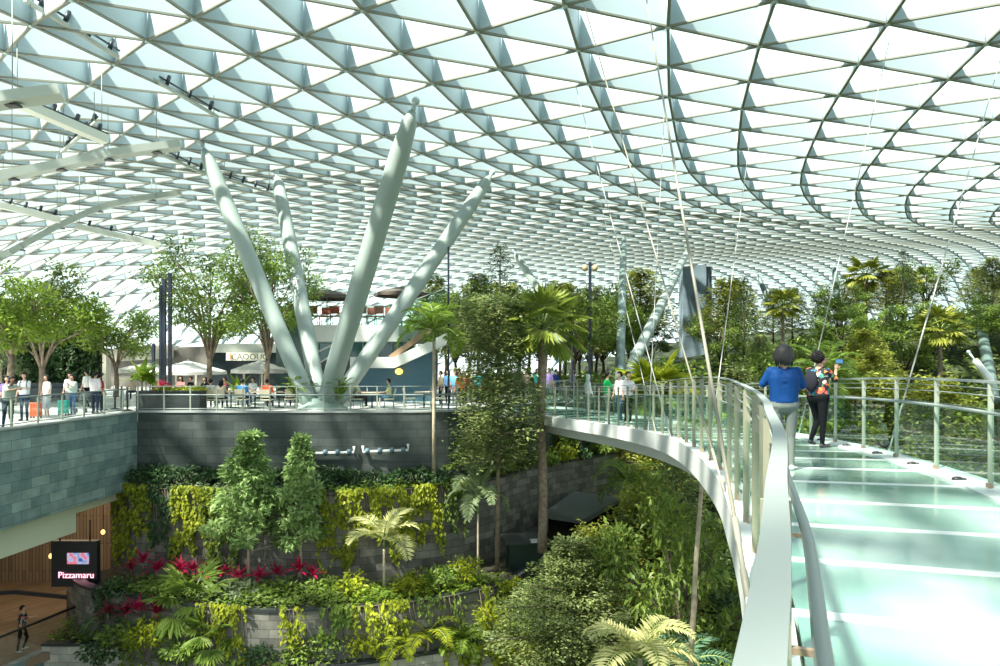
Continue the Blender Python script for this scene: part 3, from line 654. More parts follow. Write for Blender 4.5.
def onz(px, d, z): p = W(px, 357, d); return V((p.x, p.y, z))
parasol(onz(146, 42, 0), 1.75, 1.55, .42, UMB, 'white cafe umbrella half hidden behind the tall dark posts')
parasol(onz(188, 40, 0), 2.15, 1.5, .6, UMB, 'white cafe umbrella just right of the tall dark posts')
parasol(onz(260, 39, 0), 1.6, 1.6, .5, UMB, 'white cafe umbrella in front of the cream shop sign')
parasol(onz(327, 39, 3.95), 1.55, 1.75, .38, UMBD, 'brown umbrella on the upper deck between the left struts')
parasol(onz(402, 39, 3.95), 1.55, 1.9, .38, UMBD, 'brown umbrella on the upper deck behind the right strut')
WICK = mat('red_wicker', (.30, .07, .04), .7); CHW = mat('cream_chair', (.62, .56, .42), .6); DKCH = mat('dark_chair', (.04, .04, .04), .6)
def chair(m_, mleg=STEEL):
    t = thing('cafe_chair', 'chair', 'chair'); k = MB()
    k.box((0, 0, .45), (.46, .44, .05)); k.build('seat', m_, t)
    k = MB(); k.add([(-.22, -.2, .55), (.22, -.2, .55), (.24, -.27, .9), (-.24, -.27, .9), (-.22, -.23, .55), (.22, -.23, .55), (.24, -.31, .9), (-.24, -.31, .9)], [(0, 1, 2, 3), (7, 6, 5, 4), (0, 4, 5, 1), (1, 5, 6, 2), (2, 6, 7, 3), (3, 7, 4, 0)]); k.build('backrest', m_, t)
    for sx in (-1, 1):
        for sy in (-1, 1): k = MB(); k.tube([(sx*.2, sy*.18, .44), (sx*.23, sy*.22, 0)], .016, 6); k.build('leg', mleg, t)
        k = MB(); k.tube([(sx*.2, -.19, .44), (sx*.21, -.21, .58)], .014, 5); k.build('back_support', mleg, t)
    return t
def table():
    t = thing('cafe_table', 'table', 'table'); k = MB(); k.box((0, 0, .73), (.8, .8, .04)); k.build('table_top', mat('table_wood', (.45, .38, .28), .5), t)
    k = MB(); k.tube([(0, 0, .03), (0, 0, .72)], .035, 8); k.build('pedestal', DARK, t); k = MB(); k.box((0, 0, .02), (.45, .45, .04)); k.build('base', DARK, t); return t
CH = chair(CHW); used = []
def place(proto, p, rz, label, group=None, swap=None, sc=1):
    if proto.name not in used: used.append(proto.name); proto.location = p; proto.rotation_euler = (0, 0, rz); proto['label'] = label; r = proto
    else: r = dup(proto, p, rz, sc, label, swap=swap)
    if swap and r is proto: raise Exception('swap on proto')
    if group: r['group'] = group
    elif 'group' in r: del r['group']
    return r
PI = math.pi
seats = []
def seat(px, d, rz, lb, swap=None, z=0): p = onz(px, d, z); return place(CH, p, rz, lb, 'cafe chairs on the terrace' if z == 0 else 'chairs on the upper deck', swap)
seat(210.5, 30.6, 0.1, 'cream chair under the person in white nearest the planter')
seat(221, 30.3, 0.0, 'cream chair with its back to the balustrade, second from the planter')
seat(242, 30.6, 0.0, 'cream chair holding the person in the blue shirt')
seat(267, 30.4, 0.0, 'cream chair holding the person in the orange shirt')
seat(290, 30.8, .4, 'cream chair beside the palm left of the strut foot')
seat(357, 30.9, -PI/2, 'chair of the seated person in pale green facing right')
seat(389, 30.9, PI/2+.2, 'chair of the seated person in pale yellow facing left')
seat(410, 31.2, -PI/2, 'empty cream chair before the blue cafe wall, facing the table')
seat(437, 31.2, PI/2, 'empty cream chair beside the palm trunk at the blue wall end')
RW = {'cream_chair': WICK, 'brushed_steel': DARK}
for i, x in enumerate((314, 325, 336, 356, 363, 371, 380, 389, 396)):
    r = seat(x, 37.2+.3*(i % 2), PI*(i % 2), 'red-brown wicker chair on the upper deck behind the glass', RW, 3.95); r['group'] = 'wicker chairs on the upper deck'; r.scale = (1.1, 1.1, 1.15)
TBL = table()
place(TBL, onz(372, 31, 0), 0, 'small table between the two seated people in pale shirts', 'cafe tables on the terrace')
place(TBL, onz(424, 31.3, 0), 0, 'empty table in front of the blue cafe wall', 'cafe tables on the terrace')
place(TBL, onz(231, 31.6, 0), 0, 'table between the people in white and blue shirts', 'cafe tables on the terrace')
place(TBL, onz(255, 31.5, 0), 0, 'table between the people in blue and orange shirts', 'cafe tables on the terrace')
place(TBL, onz(279, 31.6, 0), 0, 'table right of the person in the orange shirt', 'cafe tables on the terrace')
# bottle and cup on the near table
c = onz(367, 31, .75); t = thing('water_bottle', 'clear water bottle on the table between the two seated people', 'bottle', c); k = MB(); k.lathe(c, [(.035, 0), (.035, .16), (.014, .2), (.014, .23)], 10); k.build('bottle_body', mat('bottle_clear', (.7, .8, .85), .15), t); k = MB(); k.lathe(c+V((0, 0, .23)), [(.016, 0), (.016, .025)], 8); k.build('cap', WHITE, t)
# tall dark posts
def posts(xs, label, d, m_=mat('navy_post', (.012, .02, .04), .4)):
    t = thing('post_cluster', label, 'post', onz(xs[0][0], d, 0))
    for x, yt, yb, w_ in xs: k = MB(); a, b_ = W(x, yt, d), W(x, yb, d); k.box((a+b_)/2, (w_*.75, .12, a.z-b_.z)); k.build('post', m_, t)
    return t
posts([(160.8, 285, 395, .16), (164.3, 279, 400, .2), (170, 273, 402, .2)], 'cluster of three tall navy posts between the left trees', 34)
posts([(153.5, 344, 398, .16)], 'short dark post just left of the tall navy cluster', 33.5)
posts([(448.5, 247, 412, .1)], 'slim tall black post rising beside the feather palm', 30.2)
t = posts([(590, 262, 398, .2)], 'dark lamp post behind the big fan palm', 38)
for sx in (-1, 1): c = W(590+sx*5, 268, 38); k = MB(); k.ell(c, (.16, .16, .2), 8, 6); k.build('lamp_head', mat('lamp_head_tan', (.45, .36, .2), .5), t)
k = MB(); k.bar(W(584, 264, 38), W(596, 264, 38), .06, .06); k.build('cross_arm', DARK, t)
posts([(572, 330, 398, .12)], 'thin dark post left of the lamp post by the bridge end', 36)
# planter with dark railing below, on the terrace
t = thing('long_planter', 'long dark planter box behind the balustrade at the terrace corner', 'planter', onz(150, 30, 0)); k = MB(); a, b_ = onz(140, 29.9, .42), onz(203, 29.9, .42); k.box((a+b_)/2, (b_.x-a.x, .7, .84)); k.build('box', mat('planter_dark', (.03, .035, .035), .6), t)
k = MB(); k.box((a+b_)/2+V((0, 0, .43)), (b_.x-a.x+.06, .76, .04)); k.build('rim', DARK, t)
# queue posts near the corner
for i, (x, d) in enumerate(((103, 30.5), (115, 31), (121.5, 30.2), (127.5, 29.9), (92, 32))):
    p = onz(x, d, 0); t = thing('barrier_post', ['dark barrier post right of the man in the white and red jersey', 'third dark barrier post towards the terrace corner', 'dark barrier post second from the terrace corner', 'dark barrier post nearest the terrace corner', 'dark barrier post behind the man in the jersey'][i], 'post', p)
    k = MB(); k.tube([p, p+V((0, 0, 1.05))], .04, 8); k.build('pole', BLACK, t); k = MB(); k.lathe(p, [(.2, 0), (.2, .03), (.04, .05)], 14); k.build('base', BLACK, t)
# suitcases
def case(px, d, col, nm, label, w_=.36, h=.52):
    p = onz(px, d, 0); t = thing('suitcase', label, 'suitcase', p); M_ = mat(nm, col, .35); k = MB(); k.box(p+V((0, 0, .08+h/2)), (w_, .24, h)); o = k.build('shell', M_, t); b = o.modifiers.new('b', 'BEVEL'); b.width = .04; b.segments = 3
    for i in range(3): k = MB(); k.box(p+V(((i-1)*.11, -.125, .08+h/2)), (.03, .01, h*.85)); k.build('rib', M_, o)
    k = MB(); k.tube([p+V((-.1, .05, h)), p+V((-.1, .05, h+.42)), p+V((.1, .05, h+.42)), p+V((.1, .05, h))], .012, 6); k.build('handle', DARK, t)
    for sx in (-1, 1):
        for sy in (-1, 1): k = MB(); c = p+V((sx*w_*.38, sy*.08, .04)); k.tube([c-V((.015, 0, 0)), c+V((.015, 0, 0))], .04, 8); k.build('wheel', BLACK, t)
case(36, 26.2, (.75, .12, .04), 'suitcase_orange', 'orange-red suitcase on the terrace beside the man with the backpack')
case(63.5, 27.6, (.02, .42, .32), 'suitcase_teal', 'teal suitcase on the terrace beside the woman in blue jeans')
# black seating bench/hedge base behind the people, far
t = thing('bench_row', 'long low dark bench in front of the tall dark hedge', 'bench', onz(60, 36, 0)); k = MB(); a, b_ = onz(-30, 36, .35), onz(100, 36, .35); k.box((a+b_)/2, (b_.x-a.x, .6, .7)); k.build('seat', DARK, t)
k = MB(); k.box((a+b_)/2+V((0, .3, .35)), (b_.x-a.x, .1, .5)); k.build('backrest', DARK, t)
# ---------------------------------------------------------------- vegetation prototypes (built at the origin, then copied)
LM = {
 'forest': leafmat('leaf_forest', (.035, .09, .02), (.30, .40, .07), .4),
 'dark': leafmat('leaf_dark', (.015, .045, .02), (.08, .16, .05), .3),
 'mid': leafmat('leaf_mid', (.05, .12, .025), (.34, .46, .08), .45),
 'yellow': leafmat('leaf_yellow', (.04, .11, .012), (.70, .74, .05), .5),
 'fresh': leafmat('leaf_fresh', (.08, .17, .02), (.36, .50, .06), .45),
 'pale': leafmat('leaf_pale', (.14, .22, .10), (.50, .58, .34), .4),
 'layer': leafmat('leaf_layer', (.05, .10, .04), (.40, .46, .16), .4),
 'olive': leafmat('leaf_olive', (.10, .14, .025), (.50, .53, .09), .45),
 'red': leafmat('leaf_red', (.25, .01, .04), (.65, .02, .12), .4),
 'cream': leafmat('leaf_cream', (.35, .38, .14), (.72, .70, .36), .4),
 'blue': leafmat('leaf_blue_green', (.03, .09, .05), (.16, .30, .18), .3),
}
R = np.random.default_rng(11)
def clump(mb, C, rad, n, L, mi=0, up=.8, wr=.5, flat=1.0, jit=.5, fill=.35):
    """leaves around a centre: on and inside an ellipsoid, blades facing up and outward"""
    d = R.normal(size=(n, 3)); d /= np.linalg.norm(d, axis=1, keepdims=True); rr = (R.random((n, 1))**fill)
    P = np.array(C)[None]+d*rr*np.array([rad, rad, rad*flat])[None]
    D = d*np.array([1, 1, .4])+R.normal(size=(n, 3))*jit; D[:, 2] -= .15
    Nn = R.normal(size=(n, 3))*(1-up)+np.array([0, 0, 1])[None]*up+d*.35
    l = L*R.uniform(.65, 1.3, n); mb.leaves(P, D, Nn, l, l*wr, mi)
def tree_broad(name, H, cr, ch, mats, nb=9, nl=4200, L=.17, lean=0, trunk=.16, clear=.45, bark=BARK, spread=.9, bw=.42, seed=0):
    r = random.Random(seed); t = thing(name, 'tree', 'tree'); tb = MB(); fb = MB(); tips = []
    hb = H*clear; P0 = [(0, 0, 0), (.1+lean*.3, .05, hb*.5), (lean, .0, hb)]
    tb.tube(P0, [trunk*1.1, trunk*.85, trunk*.7], 9)
    for k in range(nb):
        a = 2.4*k+r.uniform(-.3, .3); u_ = (k+.5)/nb; rad = cr*spread*math.sqrt(max(.08, 1-(1.5*u_-.55)**2))*r.uniform(.75, 1.05); zt = H-.35-ch*u_*r.uniform(.85, 1.1)
        s_ = V((lean, 0, hb*r.uniform(.8, 1.0))); e = V((lean+math.cos(a)*rad, math.sin(a)*rad, zt)); m_ = s_.lerp(e, .5)+V((-math.cos(a), -math.sin(a), .35))*rad*.18
        tb.tube([s_, m_, e], [trunk*.42, trunk*.26, trunk*.1], 6); tips.append(e)
        for q in range(3):
            a2 = a+r.uniform(-1, 1); e2 = m_.lerp(e, r.uniform(.3, .9))+V((math.cos(a2), math.sin(a2), r.uniform(.1, .7)))*cr*.32
            tb.tube([m_.lerp(e, .3), e2], [trunk*.2, trunk*.07], 5); tips.append(e2)
    for e in tips: 
        if (R.random() < .93): clump(fb, e, cr*bw*.75, nl//len(tips), L, 0, flat=.55)
    tb.build('trunk', bark, t); fb.build('foliage', mats, t); return t
def tree_layer(name, H, R0, mats, tiers=7, clear=.35, trunk=.09, L=.11, nl=4500, bark=BARK, seed=0, droop=.0, gap=.1, top=.25):
    r = random.Random(seed); t = thing(name, 'tree', 'tree'); tb = MB(); fb = MB()
    tb.tube([(0, 0, 0), (.06, 0, H*.5), (0, .03, H)], [trunk, trunk*.75, trunk*.25], 8)
    nbr = 6
    for k in range(tiers):
        f = k/(tiers-1); z = H*(clear+(1-clear)*f*.97); rr = R0*(1-(1-top)*f**1.3)*r.uniform(.8, 1.08)
        for b in range(nbr):
            a = 2*math.pi*(b+.5*(k % 2))/nbr+r.uniform(-.35, .35); q = rr*r.uniform(.75, 1.1); e = V((math.cos(a)*q, math.sin(a)*q, z+.12*q-droop*q))
            tb.tube([(0, 0, z-.12), V((0, 0, z)).lerp(e, .5)+V((0, 0, .05)), e], [trunk*.35, trunk*.22, trunk*.06], 5)
            n = max(8, int(nl/(tiers*nbr))); tt = R.random(n)**.6; side = R.normal(size=n)*q*.2*(.3+tt)
            P = np.outer(tt, np.array([e.x, e.y, e.z-z]))+np.array([0, 0, z]); P[:, 0] += -math.sin(a)*side; P[:, 1] += math.cos(a)*side; P[:, 2] += R.normal(size=n)*gap*.6
            D = np.stack([np.cos(a)+R.normal(size=n)*.7, np.sin(a)+R.normal(size=n)*.7, R.normal(size=n)*.2], 1)
            Nn = np.stack([R.normal(size=n)*.3, R.normal(size=n)*.3, np.ones(n)], 1); l = L*R.uniform(.7, 1.3, n); fb.leaves(P, D, Nn, l, l*.5)
    tb.build('trunk', bark, t); fb.build('foliage', mats, t); return t
def frond_feather(fb, base, a, el, Lf, n=26, wl=.05, ll=.45, droop=1.0, mi=0, rach=None, rm=1, vee=.35):
    pts = []; p = V(base); e = el; st = Lf/12
    for k in range(13):
        pts.append(p.copy()); p = p+V((math.cos(a)*math.cos(e), math.sin(a)*math.cos(e), math.sin(e)))*st; e -= droop*.16*(.5+k/10)
    if rach is not None: rach.tube(pts, [.025*(1-.8*i/12)+.004 for i in range(13)], 5, rm)
    pa = np.array([tuple(q) for q in pts]); tt = np.linspace(.12, 1, n); ix = tt*12; i0 = np.minimum(ix.astype(int), 11); fr = (ix-i0)[:, None]
    Pp = pa[i0]*(1-fr)+pa[i0+1]*fr; T = pa[i0+1]-pa[i0]; T /= np.linalg.norm(T, axis=1, keepdims=True)
    side = np.array([-math.sin(a), math.cos(a), 0]); up = np.cross(T, side[None]); up *= np.sign(up[:, 2:3]+1e-9)
    prof = np.sin(np.pi*(tt*.82+.12))**.7
    for s_ in (-1, 1):
        D = T*.55+side[None]*s_+up*vee-np.array([0, 0, .25])[None]*R.uniform(.2, 1.2, (n, 1)); fb.leaves(Pp, D, up, ll*prof*R.uniform(.85, 1.1, n), wl, mi, fold=.1, curl=.15)
def palm_feather(name, H, nf, Lf, mats, tr=.09, ll=.45, wl=.06, bark=PALEBARK, droop=1.0, lean=(0, 0), crown=True, n=26, els=(.15, 1.35), vee=.35, shaft=True):
    t = thing(name, 'palm', 'palm'); tb = MB(); fb = MB(); rb = MB()
    if H > .1: tb.tube([(0, 0, 0), (lean[0]*.4, lean[1]*.4, H*.5), (lean[0], lean[1], H)], [tr*1.2, tr, tr*.8], 9); tb.build('trunk', bark, t)
    top = V((lean[0], lean[1], H))
    if shaft: sb = MB(); sb.tube([top, top+V((0, 0, Lf*.25))], [tr*.95, tr*.5], 8); sb.build('crownshaft', mat('crownshaft_green', (.16, .26, .06), .5), t)
    for k in range(nf):
        a = 2*math.pi*k*.382*1.0+R.uniform(-.2, .2); el = els[0]+(els[1]-els[0])*((k+.5)/nf)+R.uniform(-.08, .08)
        frond_feather(fb, top+V((0, 0, Lf*.2 if shaft else 0)), a, el, Lf*R.uniform(.85, 1.1), n, wl, ll, droop, 0, rb, 0, vee)
    f_ = fb.build('fronds', mats, t); rb.build('leaf_stalks', mat('stalk_green', (.22, .30, .08), .5), f_); return t
def palm_fan(name, H, nf, Rf, mats, tr=.14, pet=.9, bark=BARK, els=(-.5, 1.3), seg=20, skirt=True):
    t = thing(name, 'palm', 'palm'); tb = MB(); fb = MB(); rb = MB()
    if H > .1:
        pts = [(0, 0, 0)]+[(.04*math.sin(i), .03*math.cos(i*1.3), H*i/8) for i in range(1, 9)]
        tb.tube(pts, [tr*(1.15 if i == 0 else (1.0+.1*(i % 2))) for i in range(9)], 10); tb.build('trunk', bark, t)
    for k in range(nf):
        a = 2*math.pi*k*.382+R.uniform(-.2, .2); e = els[0]+(els[1]-els[0])*((k+.5)/nf); p0 = V((0, 0, H)); u = V((math.cos(a)*math.cos(e), math.sin(a)*math.cos(e), math.sin(e))); c = p0+u*pet*R.uniform(.85, 1.15)
        rb.tube([p0, p0.lerp(c, .5)+V((0, 0, .08)), c], [.03, .022, .014], 5)
        side = V((-math.sin(a), math.cos(a), 0)); fw = (u-V((0, 0, .35))).normalized(); nn = side.cross(fw); nn = nn if nn.z > 0 else -nn
        an = np.linspace(-1.75, 1.75, seg)+R.normal(size=seg)*.04
        D = np.outer(np.cos(an), np.array(fw))+np.outer(np.sin(an), np.array(side))-np.array([0, 0, .22])[None]*np.abs(np.sin(an))[:, None]
        ln = Rf*(1-.25*np.abs(an)/1.75)*R.uniform(.9, 1.08, seg); fb.leaves(np.repeat(np.array(c)[None], seg, 0), D, np.repeat(np.array(nn)[None], seg, 0), ln, Rf*.17, 0, fold=.12, curl=.12)
    f_ = fb.build('fans', mats, t); rb.build('leaf_stalks', mat('stalk_green', (.22, .30, .08), .5), f_); return t
def shrub(name, w_, h, mats, n=420, L=.13, wr=.5, cat='shrub', stems=True):
    t = thing(name, 'shrub', cat); fb = MB(); sb = MB()
    for k in range(7):
        a = 2*math.pi*k/7; c = V((math.cos(a)*w_*.28, math.sin(a)*w_*.28, h*R.uniform(.4, .75))); sb.tube([(0, 0, 0), c], [.02, .01], 5); clump(fb, c, w_*.32, n//7, L, 0, up=.6, wr=wr, flat=h/w_*.9)
    f_ = fb.build('foliage', mats, t); sb.build('stem', BARK, t); return t
def rosette(name, n, L, wd_, mats, h=.25, els=(.2, 1.4), cat='plant', curl=.3):
    t = thing(name, 'plant', cat); fb = MB(); a = np.arange(n)*2.4; e = np.linspace(els[0], els[1], n)+R.normal(size=n)*.08
    D = np.stack([np.cos(a)*np.cos(e), np.sin(a)*np.cos(e), np.sin(e)], 1); P = np.zeros((n, 3)); P[:, 2] = h
    U = np.stack([-np.cos(a)*np.sin(e), -np.sin(a)*np.sin(e), np.cos(e)], 1); fb.leaves(P, D, U, L*R.uniform(.8, 1.15, n), wd_, 0, fold=.15, curl=curl)
    fb.build('leaves', mats, t); sb = MB(); sb.tube([(0, 0, 0), (0, 0, h)], [.03, .02], 6); sb.build('stem', BARK, t); return t
def conifer(name, H, R0, mats, n=2600):
    t = thing(name, 'tree', 'tree'); tb = MB(); tb.tube([(0, 0, 0), (0, 0, H)], [.12, .02], 8); tb.build('trunk', BARKD, t); fb = MB()
    for k in range(46):
        f = (k+.5)/46; z = H*(.2+.8*f); a = k*2.4; q = R0*(1-f)**.6*R.uniform(.7, 1.1); e = V((math.cos(a)*q, math.sin(a)*q, z+q*.3)); clump(fb, e, .22+.3*(1-f), n//46, .14, 0, up=.4, wr=.35, flat=1)
    fb.build('foliage', mats, t); return t
used_p = set()
def put(proto, p, label=None, rz=None, sc=1, group=None, name=None, tilt=None, swap=None):
    rz = R.uniform(0, 6.28) if rz is None else rz
    if id(proto) not in used_p and not swap:
        used_p.add(id(proto)); r = proto; r.location = p; r.rotation_euler = (tilt[0] if tilt else 0, tilt[1] if tilt else 0, rz); r.scale = (sc, sc, sc) if not hasattr(sc, '__len__') else sc
    else: r = dup(proto, p, rz, sc, tilt=tilt, swap=swap)
    if label: r['label'] = label
    if group: r['group'] = group
    elif 'group' in r: del r['group']
    if name: r.name = name
    return r
PROTO_SWAP = []
# ---- left terrace trees
TA = tree_broad('shade_tree', 6.9, 2.6, 3.3, LM['forest'], nb=13, nl=7600, L=.2, trunk=.17, clear=.34, seed=3)
TB_ = tree_broad('shade_tree', 5.1, 2.2, 2.3, LM['mid'], nb=11, nl=5600, L=.2, trunk=.15, clear=.35, seed=5)
TC = tree_broad('shade_tree', 8.4, 2.7, 4.6, LM['mid'], nb=13, nl=8200, L=.19, trunk=.17, clear=.28, spread=.85, seed=9)
def zt(px, py, d): return W(px, py, d)
put(TA, onz(12, 33, 0), 'leafy shade tree at the left edge behind the leaning man', sc=1.05)
put(TA, onz(-25, 36, 0), 'dark shade tree cut by the left edge of the picture', sc=1.0)
put(TB_, onz(42, 32.5, 0), 'shade tree with sunlit yellow-green top beside the left edge tree', sc=1.12, swap={'leaf_mid': LM['fresh']})
put(TB_, onz(116, 40, 0), 'low spreading tree between the hedge and the navy posts', sc=1.0)
put(TC, onz(210, 36.5, 0), 'tall slender-branched tree right of the navy posts', sc=1.02)
put(TC, onz(268, 35, 0), 'tall tree standing between the two left struts', sc=(.95, .95, 1.05), rz=2.2)
# dark hedge
t = thing('tall_hedge', 'tall dark clipped hedge wall behind the people on the left terrace', 'hedge', onz(50, 42, 0)); fb = MB()
a, b_ = onz(-40, 42, 0), onz(98, 42, 0); n = 9000; P = np.stack([R.uniform(a.x, b_.x, n), 42+R.uniform(-.5, .3, n), R.uniform(0, 4.4, n)], 1); D = R.normal(size=(n, 3)); D[:, 2] -= .6
fb.leaves(P, D, np.stack([R.normal(size=n)*.4, -np.ones(n), R.normal(size=n)*.4], 1), .3, .16); fb.build('foliage', LM['dark'], t); k = MB(); k.box(((a.x+b_.x)/2, 42.3, 2.1), (b_.x-a.x, .3, 4.2)); k.build('frame', mat('hedge_core', (.008, .015, .01), .9), t)
# planter plants at the corner
PB = rosette('broad_leaf_plant', 22, .75, .22, LM['fresh'], .25)
put(PB, onz(142, 29.8, .84), 'yellow-green broad-leaved plant in the planter at the terrace corner', sc=1.5)
put(PB, onz(150, 29.9, .84), 'second yellow-green broad-leaved plant beside the terrace corner', sc=1.1)
LS = shrub('low_shrub', .9, .35, LM['yellow'], 260, .12)
for x, lb in ((162, 'low yellow-green shrub in the long planter nearest the corner'), (177, 'low yellow-green shrub in the middle of the long planter'), (190, 'low yellow-green shrub in the long planter towards the diners'), (199, 'low yellow-green shrub at the diners end of the long planter')): put(LS, onz(x, 29.9, .8), lb, sc=.8)
put(PB, onz(238, 33.5, 0), 'bright leafy plant behind the person in the blue shirt', sc=1.5)
# potted palms at strut foot
PP = palm_feather('potted_palm', .35, 16, 1.6, LM['mid'], .05, ll=.34, wl=.06, droop=.75, els=(.85, 1.5), shaft=False)
put(PP, onz(297, 29.9, .1), 'small feathery palm left of the strut foot', sc=(.65, .65, .95)); put(PP, onz(339, 29.5, .1), 'small feathery palm right of the strut foot', sc=(.62, .62, .95))
# upper deck planting
# ---- palms in front of terrace
FP = palm_fan('fan_palm', 8.8, 24, 1.1, LM['olive'], .17, 1.0, seg=22, els=(-.75, 1.4))
p = WZ(540, 548, -5.2); put(FP, V((W(542, 0, 27.6).x, 27.6, -5.4)), 'tall fan palm with a ringed trunk rising in front of the bridge end', rz=.4, swap={'leaf_olive': leafmat('leaf_fan', (.05, .11, .015), (.42, .48, .08), .4)})
FTH = palm_feather('feather_palm', 6.0, 12, 1.8, LM['mid'], .075, ll=.6, wl=.1, droop=.95, bark=PALEBARK, n=22, els=(.1, 1.5))
put(FTH, V((W(434, 0, 28.0).x, 28.0, -3.05)), 'feather palm with a thin pale trunk before the blue cafe wall', rz=.8, swap={'leaf_mid': LM['fresh']})
YP = palm_fan('yellow_fan_palm', 1.6, 16, 1.25, LM['yellow'], .1, 1.0)
put(YP, V((W(655, 0, 33).x, 33, -1.2)), 'bright yellow-green fan palm behind the far bridge walkers', sc=1.1)
# layered trees
LT = tree_layer('layered_tree', 10.6, 2.0, LM['layer'], tiers=12, clear=.42, trunk=.1, nl=12500, L=.19, seed=4, top=.6, gap=.36)
put(LT, V((W(497, 0, 27.2).x, 27.2, -6.2)), 'tall tree with tiers of fine foliage growing up past the terrace wall', rz=.3)
LT2 = tree_layer('layered_tree', 6.3, 2.9, LM['layer'], tiers=8, clear=.42, trunk=.12, nl=20000, L=.13, seed=8, bark=BARKD, gap=.2)
put(LT2, V((W(572, 0, 22.5).x, 22.5, -9.6)), 'wide layered tree rising from the pit below the garden shelter', rz=1, sc=(1, 1, .93))
# young trees on the terrace wall
def tree_bushy(name, H, R0, mats, n=30, per=130, L=.2, clear=.28, seed=0):
    r = random.Random(seed); t = thing(name, 'tree', 'tree'); tb = MB(); fb = MB(); tb.tube([(0, 0, 0), (.04, 0, H*.5), (0, .02, H*.96)], [.055, .04, .015], 8)
    for k in range(n):
        f = (k+.5)/n; z = H*(clear+(1-clear)*f*.96); q = R0*(.95-.85*f)*r.uniform(.5, 1.15); a = 2.4*k+r.uniform(-.4, .4); e = V((math.cos(a)*q, math.sin(a)*q, z+r.uniform(-.1, .15)))
        tb.tube([(0, 0, z-.3), e], [.02, .008], 5); clump(fb, e, r.uniform(.26, .44)*(1.1-.45*f), per, L, 0, up=.6, flat=.6, wr=.5)
    tb.build('trunk', PALEBARK, t); fb.build('foliage', mats, t); return t
YT = tree_bushy('young_tree', 5.2, .95, LM['pale'], seed=2)
SW = {'leaf_pale': leafmat('leaf_young', (.07, .16, .04), (.46, .60, .24), .45)}
put(YT, V((W(248, 0, 25.8).x, 25.8, -6.3)), 'young pale-stemmed tree with lush crown against the garden wall, the taller one', sc=(1.3, 1.3, 1.16), rz=0, swap=SW)
put(YT, V((W(301, 0, 26.0).x, 26.0, -6.3)), 'second young tree against the garden wall, slimmer, nearer the pipe lights', sc=(1.0, 1.0, 1.13), rz=2, swap=SW)
put(YT, V((W(1, 0, 40).x, 40, 0)), 'slim young tree in front of the dark hedge at the left edge', sc=1)
CN = conifer('conifer_tree', 8, 1.3, LM['dark'])
put(CN, V((W(500, 0, 40).x, 40, 0)), 'slim dark conifer standing above the other trees behind the bridge end', sc=1.08)
# cream palm and small palms on the tiers
CP = palm_feather('cream_palm', 1.7, 9, 1.7, LM['cream'], .05, ll=.55, wl=.09, droop=.9, n=22)
put(CP, V((W(384, 0, 25.4).x, 25.4, -6.35)), 'cream-fronded palm in the middle bed against the ivy-covered wall', rz=.6)
put(CP, V((W(478, 0, 27.0).x, 27.0, -6.3)), 'small pale palm on a thin white stem beside the layered tree', sc=(.85, .85, 1.5), rz=2, swap={'leaf_cream': LM['pale']})
DF = palm_fan('small_fan_palm', .9, 14, .8, LM['mid'], .07, .8)
put(DF, V((W(190, 0, 25.0).x, 25.0, -7.7)), 'dark green fan palm in the middle of the lower left planting', sc=1.25)
put(DF, V((W(212, 0, 24.0).x, 24.0, -8.1)), 'smaller fan palm just below the dark green fan palm', sc=.9)
SP = palm_feather('small_palm', .7, 12, 1.6, LM['yellow'], .05, ll=.45, wl=.07, droop=1.0, n=20, shaft=False)
put(SP, V((W(428, 0, 24.6).x, 24.6, -8.2)), 'yellow-green feather palm in the lowest bed below the cream palm', rz=1, sc=.95)
put(SP, V((W(398, 0, 24.2).x, 24.2, -8.3)), 'yellow-green feather palm just left of the lowest bed palm', rz=2, sc=.8)
put(SP, V((W(462, 0, 24.9).x, 24.9, -8.4)), 'feather palm at the pale corner of the lowest bed', rz=3, sc=.8, swap={'leaf_yellow': LM['fresh']})
CP2 = palm_feather('cream_palm', 5.2, 11, 1.7, LM['cream'], .07, ll=.5, wl=.08, droop=1.0, n=22, shaft=False)
put(CP2, V((W(640, 0, 16.3).x, 16.3, -9.9)), 'sunlit cream feather palm at the bottom of the pit', rz=.5)
put(SP, V((W(682, 0, 20).x, 20, -7.4)), 'blue-green feather palm in the pit beside the leaning pale trunk', rz=1.5, sc=1.1, swap={'leaf_yellow': LM['blue']})
put(SP, V((W(628, 0, 31).x, 31, -4.2)), 'green feather palm in the pit behind the shelter roof', rz=1.1, sc=1.25, swap={'leaf_yellow': LM['mid']})
put(SP, V((W(112, 0, 26).x, 26, -8.2)), 'dark feather palm below the restaurant sign', rz=.2, sc=.9, swap={'leaf_yellow': LM['dark']})
# leaning pale trunk in the pit
t = thing('slender_palm', 'very thin pale trunk leaning upright in the pit below the bridge', 'palm', W(690, 690, 17)); k = MB(); k.tube([W(689, 700, 17), W(696, 560, 17.4), W(705, 440, 18)], [.075, .06, .05], 8); k.build('trunk', PALEBARK, t)
fb = MB(); rb = MB()
for i in range(9): frond_feather(fb, W(705, 440, 18), i*2.4, .2+i*.13, 1.3, 18, .07, .4, 1, 0, rb, 0)
fb.build('fronds', LM['mid'], t); rb.build('leaf_stalks', mat('stalk_green', (.22, .30, .08), .5), t)
